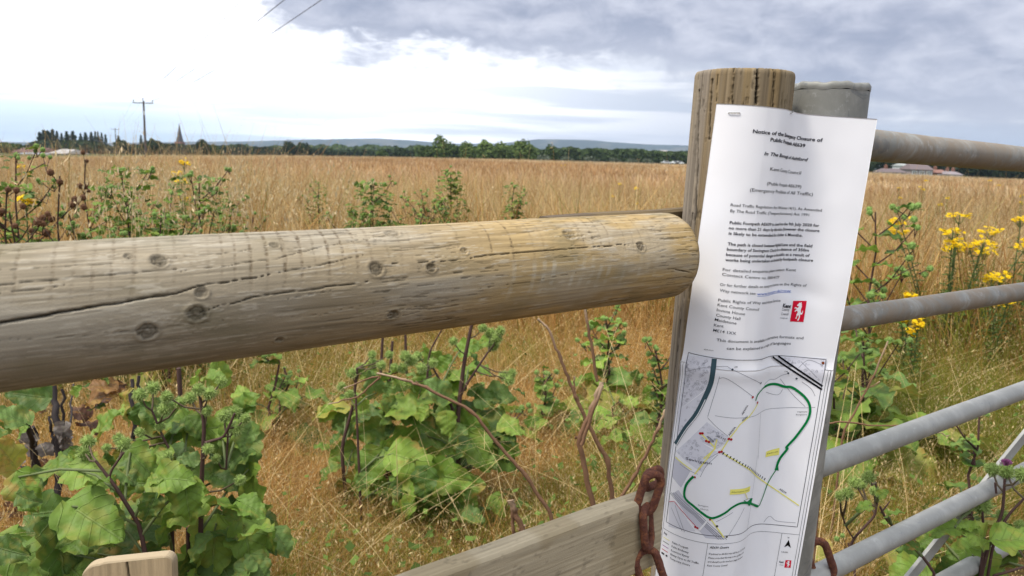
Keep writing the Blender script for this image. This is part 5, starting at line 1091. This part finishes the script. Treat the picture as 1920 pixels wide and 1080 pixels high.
# ------------------------------------------------------------------ trees, woods and buildings across the field
def clumps(g, C, Rad, n, size, cols, r_):
    """leaf clumps spread through an ellipsoid, denser at its skin"""
    d = r_.normal(size=(n, 3)); d /= np.linalg.norm(d, axis=1)[:, None]; rad = .55 + .5 * r_.random((n, 1)) ** .5
    lump = 1 + .35 * (fbm(d[:, 0] * 2.3 + C[0], d[:, 1] * 2.3, d[:, 2] * 2.3, 3)[:, None] - .5) * 2
    P = C + d * rad * lump * Rad; q = r_.normal(size=(n, 3)); u_ = np.cross(d + q * .7, [.3, .2, 1]); u_ /= np.linalg.norm(u_, axis=1)[:, None]; v_ = np.cross(u_, d + q * .7); v_ /= np.linalg.norm(v_, axis=1)[:, None]
    s_ = size * (.6 + .8 * r_.random((n, 1))); V = np.stack([P - u_ * s_, P - v_ * s_ * .8, P + u_ * s_, P + v_ * s_ * .8], 1)
    c = np.array(cols[0]) + (np.array(cols[1]) - cols[0]) * r_.random((n, 1)); g.add(V.reshape(-1, 3), np.arange(4 * n).reshape(-1, 4), np.repeat(c, 4, 0))
DK, MD, WL, OL = ((.022, .036, .014), (.052, .076, .030)), ((.040, .068, .018), (.090, .130, .036)), ((.085, .130, .030), (.16, .215, .065)), ((.09, .11, .075), (.15, .17, .12))
def tree(name, px, top, Y, wpx, cols, label, seed, base=None, shape='round', group=None, n=420):
    r_ = np.random.default_rng(seed); T = at(px, top, Y); gz = float(hgt(T[0], T[1])) if base is None else base; H = T[2] - gz; W_ = wpx / F * Y / 2
    root = empty(name, [T[0], T[1], gz], label, 'tree' if name != 'bush' else 'bush', group); gt = MB(); gc = MB()
    gt.tube([[T[0], T[1], gz - .3], [T[0] + .1 * W_, T[1], gz + H * .3], [T[0], T[1], gz + H * .85]], [H * .03 + .1, H * .022 + .06, .05], (.09, .07, .05), 7)
    for k in range(4):
        a = k * 1.6 + seed; gt.tube([[T[0], T[1], gz + H * (.25 + .1 * k)], [T[0] + W_ * .6 * math.cos(a), T[1] + W_ * .6 * math.sin(a), gz + H * (.5 + .1 * k)]], [H * .014 + .04, .03], (.09, .07, .05), 5)
    if shape == 'poplar':
        for k in range(6): f = k / 5; clumps(gc, np.array([T[0] + r_.normal(0, W_ * .12), T[1], gz + H * (.14 + .76 * f)]), np.array([1, 1, 0]) * W_ * (.62 + .38 * math.sin(math.pi * (.15 + .72 * f))) * (1 if k < 5 else .55) + np.array([0, 0, H * .12]), n // 4, max(.3, W_ * .30), cols, r_)
    else:
        m_ = 7
        for k in range(m_):
            a = k * 2.4; rr_ = .52 if k else 0; C = np.array([T[0] + W_ * rr_ * math.cos(a), T[1] + W_ * rr_ * math.sin(a), gz + H * ((.62 if k else .70) + .12 * math.sin(k * 1.7) - .16 * (k > 4))]); clumps(gc, C, np.array([W_ * .58, W_ * .58, H * .30]), n // m_, max(.25, W_ * .13), cols, r_)
        clumps(gc, np.array([T[0], T[1], gz + H * .28]), np.array([W_ * .8, W_ * .8, H * .26]), n // 4, max(.22, W_ * .12), cols, r_)
    gt.build('trunk', M_bark, root, sm=True); gc.build('crown', M_tree, root)
PO = 'row of poplars left of the utility pole'
for i, (x_, t_, w_) in enumerate([(75, 249, 10), (83, 245, 11), (90, 246, 12), (98, 243, 9), (106, 247, 7), (115, 250, 6), (125, 247, 8), (136, 246, 9), (151, 250, 6), (160, 249, 8), (171, 248, 7), (178, 247, 5), (184, 248, 5), (190, 249, 5), (197, 252, 5), (222, 255, 7), (264, 254, 5)]):
    lab = {15: 'lone slim dark tree between the poplar row and the utility pole', 16: 'slim dark tree just left of the utility pole'}.get(i) or ('dark poplar, number %s from the left in the row of poplars' % ['one', 'two', 'three', 'four', 'five', 'six', 'seven', 'eight', 'nine', 'ten', 'eleven', 'twelve', 'thirteen', 'fourteen', 'fifteen'][i])
    tree('poplar_tree', x_, t_, 480, w_ * 1.2, DK, lab, 200 + i, base=-3.5, shape='poplar', group=PO if i < 15 else None, n=520)
for i, a in enumerate([(12, 268, 330, 46, MD, 'dark rounded tree at the left edge of the field'), (32, 270, 320, 34, MD, 'green rounded tree second from the left edge of the field'), (55, 274, 420, 40, DK, 'low dark tree left of the poplars'), (110, 266, 470, 90, DK, 'dark scrubby tree at the foot of the left poplars'), (165, 266, 470, 80, DK, 'dark scrubby tree at the foot of the right poplars'),
    (230, 263, 380, 30, DK, 'dark bushy tree left of the utility pole'), (292, 264, 330, 44, DK, 'dark round tree between the utility pole and the church'), (318, 273, 420, 22, DK, 'small dark tree close left of the church'), (364, 275, 420, 24, DK, 'small dark tree close right of the church'), (382, 263, 330, 26, DK, 'dark round tree right of the church'), (403, 272, 340, 22, MD, 'small green tree right of the dark round one'),
    (830, 256, 330, 34, WL, 'tallest pale green tree on the far side of the field'), (806, 274, 335, 38, MD, 'green tree at the left foot of the tallest pale tree'), (852, 270, 345, 34, MD, 'green tree at the right foot of the tallest pale tree'), (880, 268, 330, 34, WL, 'pale green willow right of the tallest tree'), (915, 265, 320, 40, WL, 'wide pale green willow in the middle of the field edge'), (944, 266, 325, 32, WL, 'pale green willow beside the wide one'), (985, 263, 315, 42, WL, 'separate round pale willow right of the willow group'),
    (545, 266, 420, 26, DK, 'dark tree standing above the wood on the left of the field edge'), (572, 268, 420, 30, DK, 'second dark tree above the wood left of the field edge'), (1035, 272, 360, 24, MD, 'green tree just right of the willows'), (718, 280, 380, 24, MD, 'green bush tree left of the tallest tree'), (755, 278, 380, 30, DK, 'dark bush tree near the tallest tree')]):
    tree('broadleaf_tree', *a[:6], 240 + i, base=-3.5 if a[2] > 300 else None, n=1500)
for i, (x_, t_, w_) in enumerate([(1022, 290, 30), (1065, 293, 26), (1110, 293, 30), (1155, 296, 26), (1185, 296, 24), (1215, 297, 22)]):
    tree('bush', x_, t_, 262, w_, OL, 'grey-green bush, %s from the left in the row along the far field edge' % ['first', 'second', 'third', 'fourth', 'fifth', 'sixth'][i], 300 + i, base=-.6, group='grey-green bushes at the far field edge', n=260)
g = MB(); r_ = np.random.default_rng(99)
def wood(p0, p1, Y, tops, n, cols, zb=-5.0, depth=45, size=1.1):
    x = p0 + (p1 - p0) * r_.random(n); ty = np.interp(x, *zip(*tops)); lump = fbm(x / 14, Y / 100, 1, 3); Yv = Y + depth * r_.random(n)
    for i in range(1): d0 = np.array([at(a, b, c) for a, b, c in zip(x, ty + 9 * (1 - lump) - 2, Yv)])
    z = zb + (d0[:, 2] - zb) * (1 - r_.random(n) ** 1.7); P = np.stack([d0[:, 0], Yv, z], -1)
    q = r_.normal(size=(n, 3)); q /= np.linalg.norm(q, axis=1)[:, None]; u_ = np.cross(q, [.3, .2, 1]); u_ /= np.linalg.norm(u_, axis=1)[:, None]; v_ = np.cross(u_, q); s_ = size * (.5 + r_.random((n, 1)))
    V = np.stack([P - u_ * s_, P - v_ * s_ * .8, P + u_ * s_, P + v_ * s_ * .8], 1); lp = fbm(x / 9, z / 4, 4, 3)[:, None]
    c = np.array(cols[0]) + (np.array(cols[1]) - cols[0]) * np.clip(lp * 1.6 - .4 + .3 * r_.random((n, 1)), 0, 1); g.add(V.reshape(-1, 3), np.arange(4 * n).reshape(-1, 4), np.repeat(c, 4, 0))
wood(-120, 270, 450, [(-120, 270), (0, 278), (60, 282), (75, 272), (200, 272), (215, 276), (270, 274)], 9000, DK)
wood(240, 460, 520, [(240, 270), (460, 272)], 5000, DK); wood(420, 820, 520, [(420, 277), (500, 275), (600, 277), (680, 281), (760, 281), (820, 277)], 12000, DK)
wood(400, 820, 900, [(400, 273), (600, 272), (820, 273)], 7000, MD, size=1.8, depth=300)
wood(780, 1010, 420, [(780, 274), (1010, 274)], 5000, MD); wood(980, 1340, 430, [(980, 280), (1050, 277), (1120, 278), (1200, 281), (1300, 284), (1340, 285)], 16000, (MD[0], (.075, .105, .040)), size=1.1, depth=90)
wood(1340, 2100, 300, [(1340, 290), (1600, 296), (1900, 300), (2100, 304)], 16000, ((.012, .022, .010), (.04, .06, .025)), size=.9)
g.build('distant_wood', M_tree, label='continuous dark wood along the far side of the field', cat='wood', kind='stuff')
# church
def frame(px, Y, base):
    P = at(px, 290, Y); P[2] = base; return P
def church():
    P = frame(338, 900, -6); s_ = 900 / F; root = empty('church', P, 'distant brick church with a tall pointed spire', 'church')
    top = at(338, 232, 900)[2]; sb = at(338, 266, 900)[2]; hw = 6.9 * s_
    g = MB(); g.box([P[0] - hw, P[1] - hw, -6], [P[0] + hw, P[1] + hw, sb], (.22, .10, .07)); g.build('tower', M_plain, root)
    g = MB(); n = 8; a = np.arange(n) * math.pi / 4 + math.pi / 8; lv = [(1.12, sb - 2.5), (.92, sb + 1), (.60, sb + (top - sb) * .33), (.29, sb + (top - sb) * .68), (.02, top)]
    V = np.vstack([np.stack([P[0] + hw * k * np.cos(a), P[1] + hw * k * np.sin(a), np.full(n, z)], -1) for k, z in lv]); g.add(V, grid_faces(len(lv), n, True), (.075, .065, .065)); g.build('spire', M_plain, root)
    g = MB(); x0, x1 = P[0] - 3 * s_, P[0] + 15 * s_; y0, y1 = P[1] - 8, P[1] + 8; ze = at(338, 280, 900)[2]; zr = at(338, 272, 900)[2]
    g.box([x0, y0, -6], [x1, y1, ze], (.25, .13, .09)); g.build('nave', M_plain, root)
    g = MB(); g.add([[x0, y0 - .5, ze], [x1, y0 - .5, ze], [x1, P[1], zr], [x0, P[1], zr], [x1, y1 + .5, ze], [x0, y1 + .5, ze]], [[0, 1, 2, 3], [3, 2, 4, 5]], (.33, .12, .07)); g.add([[x0, y0 - .5, ze], [x0, P[1], zr], [x0, y1 + .5, ze], [x1, y0 - .5, ze], [x1, P[1], zr], [x1, y1 + .5, ze]], [[0, 2, 1], [3, 4, 5]], (.25, .13, .09)); g.build('roof', M_plain, root)
    g = MB()
    for z in (sb - 7, sb - 12): g.box([P[0] - 1.1, P[1] - hw - .1, z], [P[0] + 1.1, P[1] - hw - .02, z + 3.6], (.03, .03, .035))
    g.build('louvre_window', M_plain, root)
church()
def house(px, py_eave, Y, wpx, hroof, wall, roof, label, base, name='house', chim=1, win=3, group=None, dep=7.0, hip=.12):
    s_ = Y / F; P = at(px, py_eave, Y); w_ = wpx * s_ / 2; ze = P[2]; zr = ze + hroof * s_; root = empty(name, [P[0], P[1], base], label, 'house' if name == 'house' else 'barn', group)
    x0, x1, y0, y1 = P[0] - w_, P[0] + w_, Y - dep / 2, Y + dep / 2
    g = MB(); g.box([x0, y0, base], [x1, y1, ze], wall); wl = g.build('wall', M_plain, root)
    g = MB(); o = .35; hx = w_ * 2 * hip; xa, xb = x0 + hx, x1 - hx; V = [[x0 - o, y0 - o, ze], [x1 + o, y0 - o, ze], [x1 + o, y1 + o, ze], [x0 - o, y1 + o, ze], [xa, Y, zr], [xb, Y, zr]]
    g.add(V, [[0, 1, 5, 4], [2, 3, 4, 5]], roof); g.add(V, [[1, 2, 5], [3, 0, 4], [0, 3, 2], [0, 2, 1]], roof); rf = g.build('roof', M_plain, root)
    for c in range(chim): g = MB(); cx = x0 + (x1 - x0) * (.3 + .45 * c); g.box([cx - .35, Y - .35, (ze + zr) / 2], [cx + .35, Y + .35, zr + .9], (.22, .11, .08)); g.box([cx - .15, Y - .15, zr + .9], [cx + .15, Y + .15, zr + 1.2], (.3, .16, .1)); g.build('chimney', M_plain, rf)
    for k in range(win):
        cx = x0 + (x1 - x0) * (k + .5) / win
        g = MB(); g.box([cx - .75, y0 - .09, ze - 1.55], [cx + .75, y0 - .002, ze - .35], (.75, .75, .75)); wf = g.build('window', M_plain, root)
        g = MB(); g.box([cx - .62, y0 - .12, ze - 1.42], [cx - .04, y0 - .093, ze - .48], (.05, .06, .08)); g.box([cx + .04, y0 - .12, ze - 1.42], [cx + .62, y0 - .093, ze - .48], (.05, .06, .08)); g.build('pane', M_galv, wf)
house(1668, 323, 235, 40, 7, (.45, .42, .40), (.15, .12, .12), 'long low white-fronted house with grey roof nearest the notice', -1.4, win=5, chim=1)
house(1718, 318, 240, 40, 12, (.30, .25, .24), (.16, .125, .125), 'gabled grey-brown house with white windows, tallest of the houses', -1.4, win=3, chim=2)
house(1690, 311, 262, 14, 5, (.6, .6, .58), (.30, .32, .31), 'small pale-roofed house behind the others', -1.4, win=1, chim=0)
house(1757, 324, 240, 22, 6, (.32, .17, .12), (.24, .13, .10), 'red brick house right of the gabled one', -1.4, win=2, chim=1)
house(1780, 327, 236, 24, 6, (.40, .38, .38), (.25, .22, .23), 'rightmost grey house with twin chimneys below the top gate bar', -1.4, win=2, chim=2)
house(72, 286, 300, 56, 9, (.20, .10, .08), (.13, .07, .06), 'long brown-roofed farm building left of the pale barn', -3.5, name='farm_building', win=0, chim=0, dep=14)
house(68, 289, 270, 46, 3, (.30, .33, .36), (.24, .27, .30), 'low long shed with a grey-blue roof in front of the farm building', -2.6, name='shed', win=0, chim=0, dep=10)
house(130, 288, 265, 30, 8, (.35, .33, .30), (.40, .38, .36), 'pale-roofed barn below the poplars', -2.6, name='barn', win=0, chim=0, dep=14, hip=.05)
house(1244, 286, 560, 16, 4, (.55, .53, .50), (.45, .42, .40), 'tiny pale building among the trees left of the timber post', -6, win=2, chim=0)
# parked vehicles, far off
for i, (x_, y_, c_) in enumerate([(1248, 305.5, (.6, .6, .62)), (1265, 306, (.75, .75, .75)), (1274, 306.5, (.8, .8, .8))]):
    P = at(x_, y_ - 1, 400); root = empty('parked_car', [P[0], P[1], P[2] - .8], 'white car far off, %s of three left of the timber post' % ['leftmost', 'middle', 'rightmost'][i], 'car', 'cars parked far across the field')
    g = MB(); V = [(-2.1, -.35), (-2.1, .25), (-1.2, .35), (-.7, .85), (.9, .85), (1.4, .35), (2.1, .2), (2.1, -.35)]; a = np.array([[P[0] + u_, P[1] - .8, P[2] + v_] for u_, v_ in V]); b = a + [0, 1.6, 0]; g.add(np.vstack([a, b]), [[k, (k + 1) % 8, (k + 1) % 8 + 8, k + 8] for k in range(8)], c_); g.add(np.vstack([a, b]), [[0, 7, 6, 5], [0, 5, 2, 1], [5, 4, 3, 2]], c_); g.build('body', M_plain, root)
    g = MB(); g.box([P[0] - .7, P[1] - .83, P[2] + .38], [P[0] + .95, P[1] - .81, P[2] + .75], (.03, .03, .04)); g.build('window', M_plain, root)
    for dx in (-1.3, 1.3): g = MB(); g.tube([[P[0] + dx, P[1] - .85, P[2] - .4], [P[0] + dx, P[1] - .6, P[2] - .4]], .33, (.02, .02, .02), 14); g.build('wheel', M_plain, root)
# utility poles and wires
def pole(px, top, Y, label, arm, r):
    T = at(px, top, Y); gz = float(hgt(T[0], T[1])); root = empty('utility_pole', [T[0], T[1], gz], label, 'utility pole'); s_ = Y / F; ln = -.010
    B = np.array([T[0], T[1], gz - .2]); g = MB(); g.tube([B, T + [0, 0, 0]], [r * 1.15, r * .8], (.13, .11, .10), 12); g.build('pole', M_bark, root, sm=True)
    g = MB(); z = T[2] - .35; A = np.array([T[0] - arm, T[1] - .2, z]); C = np.array([T[0] + arm, T[1] - .2, z]); g.box([A[0], A[1] - .06, z - .07], [C[0], A[1] + .06, z + .07], (.16, .15, .14)); g.build('crossarm', M_bark, root)
    tips = []
    for dx in (-arm * .94, 0, arm * .94):
        q = np.array([T[0] + dx, T[1] - .2, z + .07 if dx else T[2]]); g = MB(); g.tube([q, q + UP * .16, q + UP * .2, q + UP * .34, q + UP * .36], [.03, .03, .1, .1, .03], (.16, .10, .08), 10); g.build('insulator', M_plain, root, sm=True); tips.append(q + UP * .36)
    g = MB(); g.box([T[0] - .02, T[1] - r - .04, T[2] - 2.2], [T[0] + .22, T[1] - r + .02, T[2] - 1.6], (.5, .5, .5)); g.build('plate', M_plain, root)
    return tips
t1 = pole(269, 189, 130, 'nearer wooden utility pole with crossarm and insulators', 1.62, .17)
t2 = pole(216, 241, 330, 'smaller farther utility pole among the poplars', 1.75, .19)
for k, (wx, nm_) in enumerate(((455, 'left'), (535, 'middle'), (605, 'right'))):
    E = at(wx, -2, 36 + k * .6); d = E - t1[k]; pts = []
    for t in np.linspace(0, 1.5, 60): p = t1[k] + d * t; p = p - UP * 1.3 * (4 * (t / 1.5) * (1 - t / 1.5)) + UP * 1.3 * (4 * (1 / 1.5) * (1 - 1 / 1.5)) * t; pts.append(p)
    g = MB(); g.tube(pts, .019, (.10, .10, .12), 6); g.build('overhead_wire', M_plain, label='%s of three thin wires rising from the nearer pole out of the picture' % nm_, cat='wire', group='overhead wires')
    d = t2[k] - t1[k]; pts = [t1[k] + d * t - UP * 1.5 * 4 * t * (1 - t) for t in np.linspace(0, 1, 30)]
    g = MB(); g.tube(pts, .009, (.28, .28, .3), 6); g.build('overhead_wire', M_plain, label='%s of three hair-thin wires strung between the two utility poles' % nm_, cat='wire', group='overhead wires')
# ------------------------------------------------------------------ air
hz = bpy.data.materials.new('haze'); hz.use_nodes = True; t = NT(hz.node_tree); vo = t.n('ShaderNodeVolumePrincipled'); vo.inputs['Color'].default_value = (.60, .76, 1, 1); vo.inputs['Density'].default_value = .00010; vo.inputs['Anisotropy'].default_value = .2
oo = t.n('ShaderNodeOutputMaterial'); t.put(oo.inputs['Volume'], vo.outputs[0])
g = MB(); g.box([-9300, -9300, -25], [9300, 9300, 300]); g.build('haze', hz, kind='stuff', label='thin blue haze over the field and hills', cat='haze')
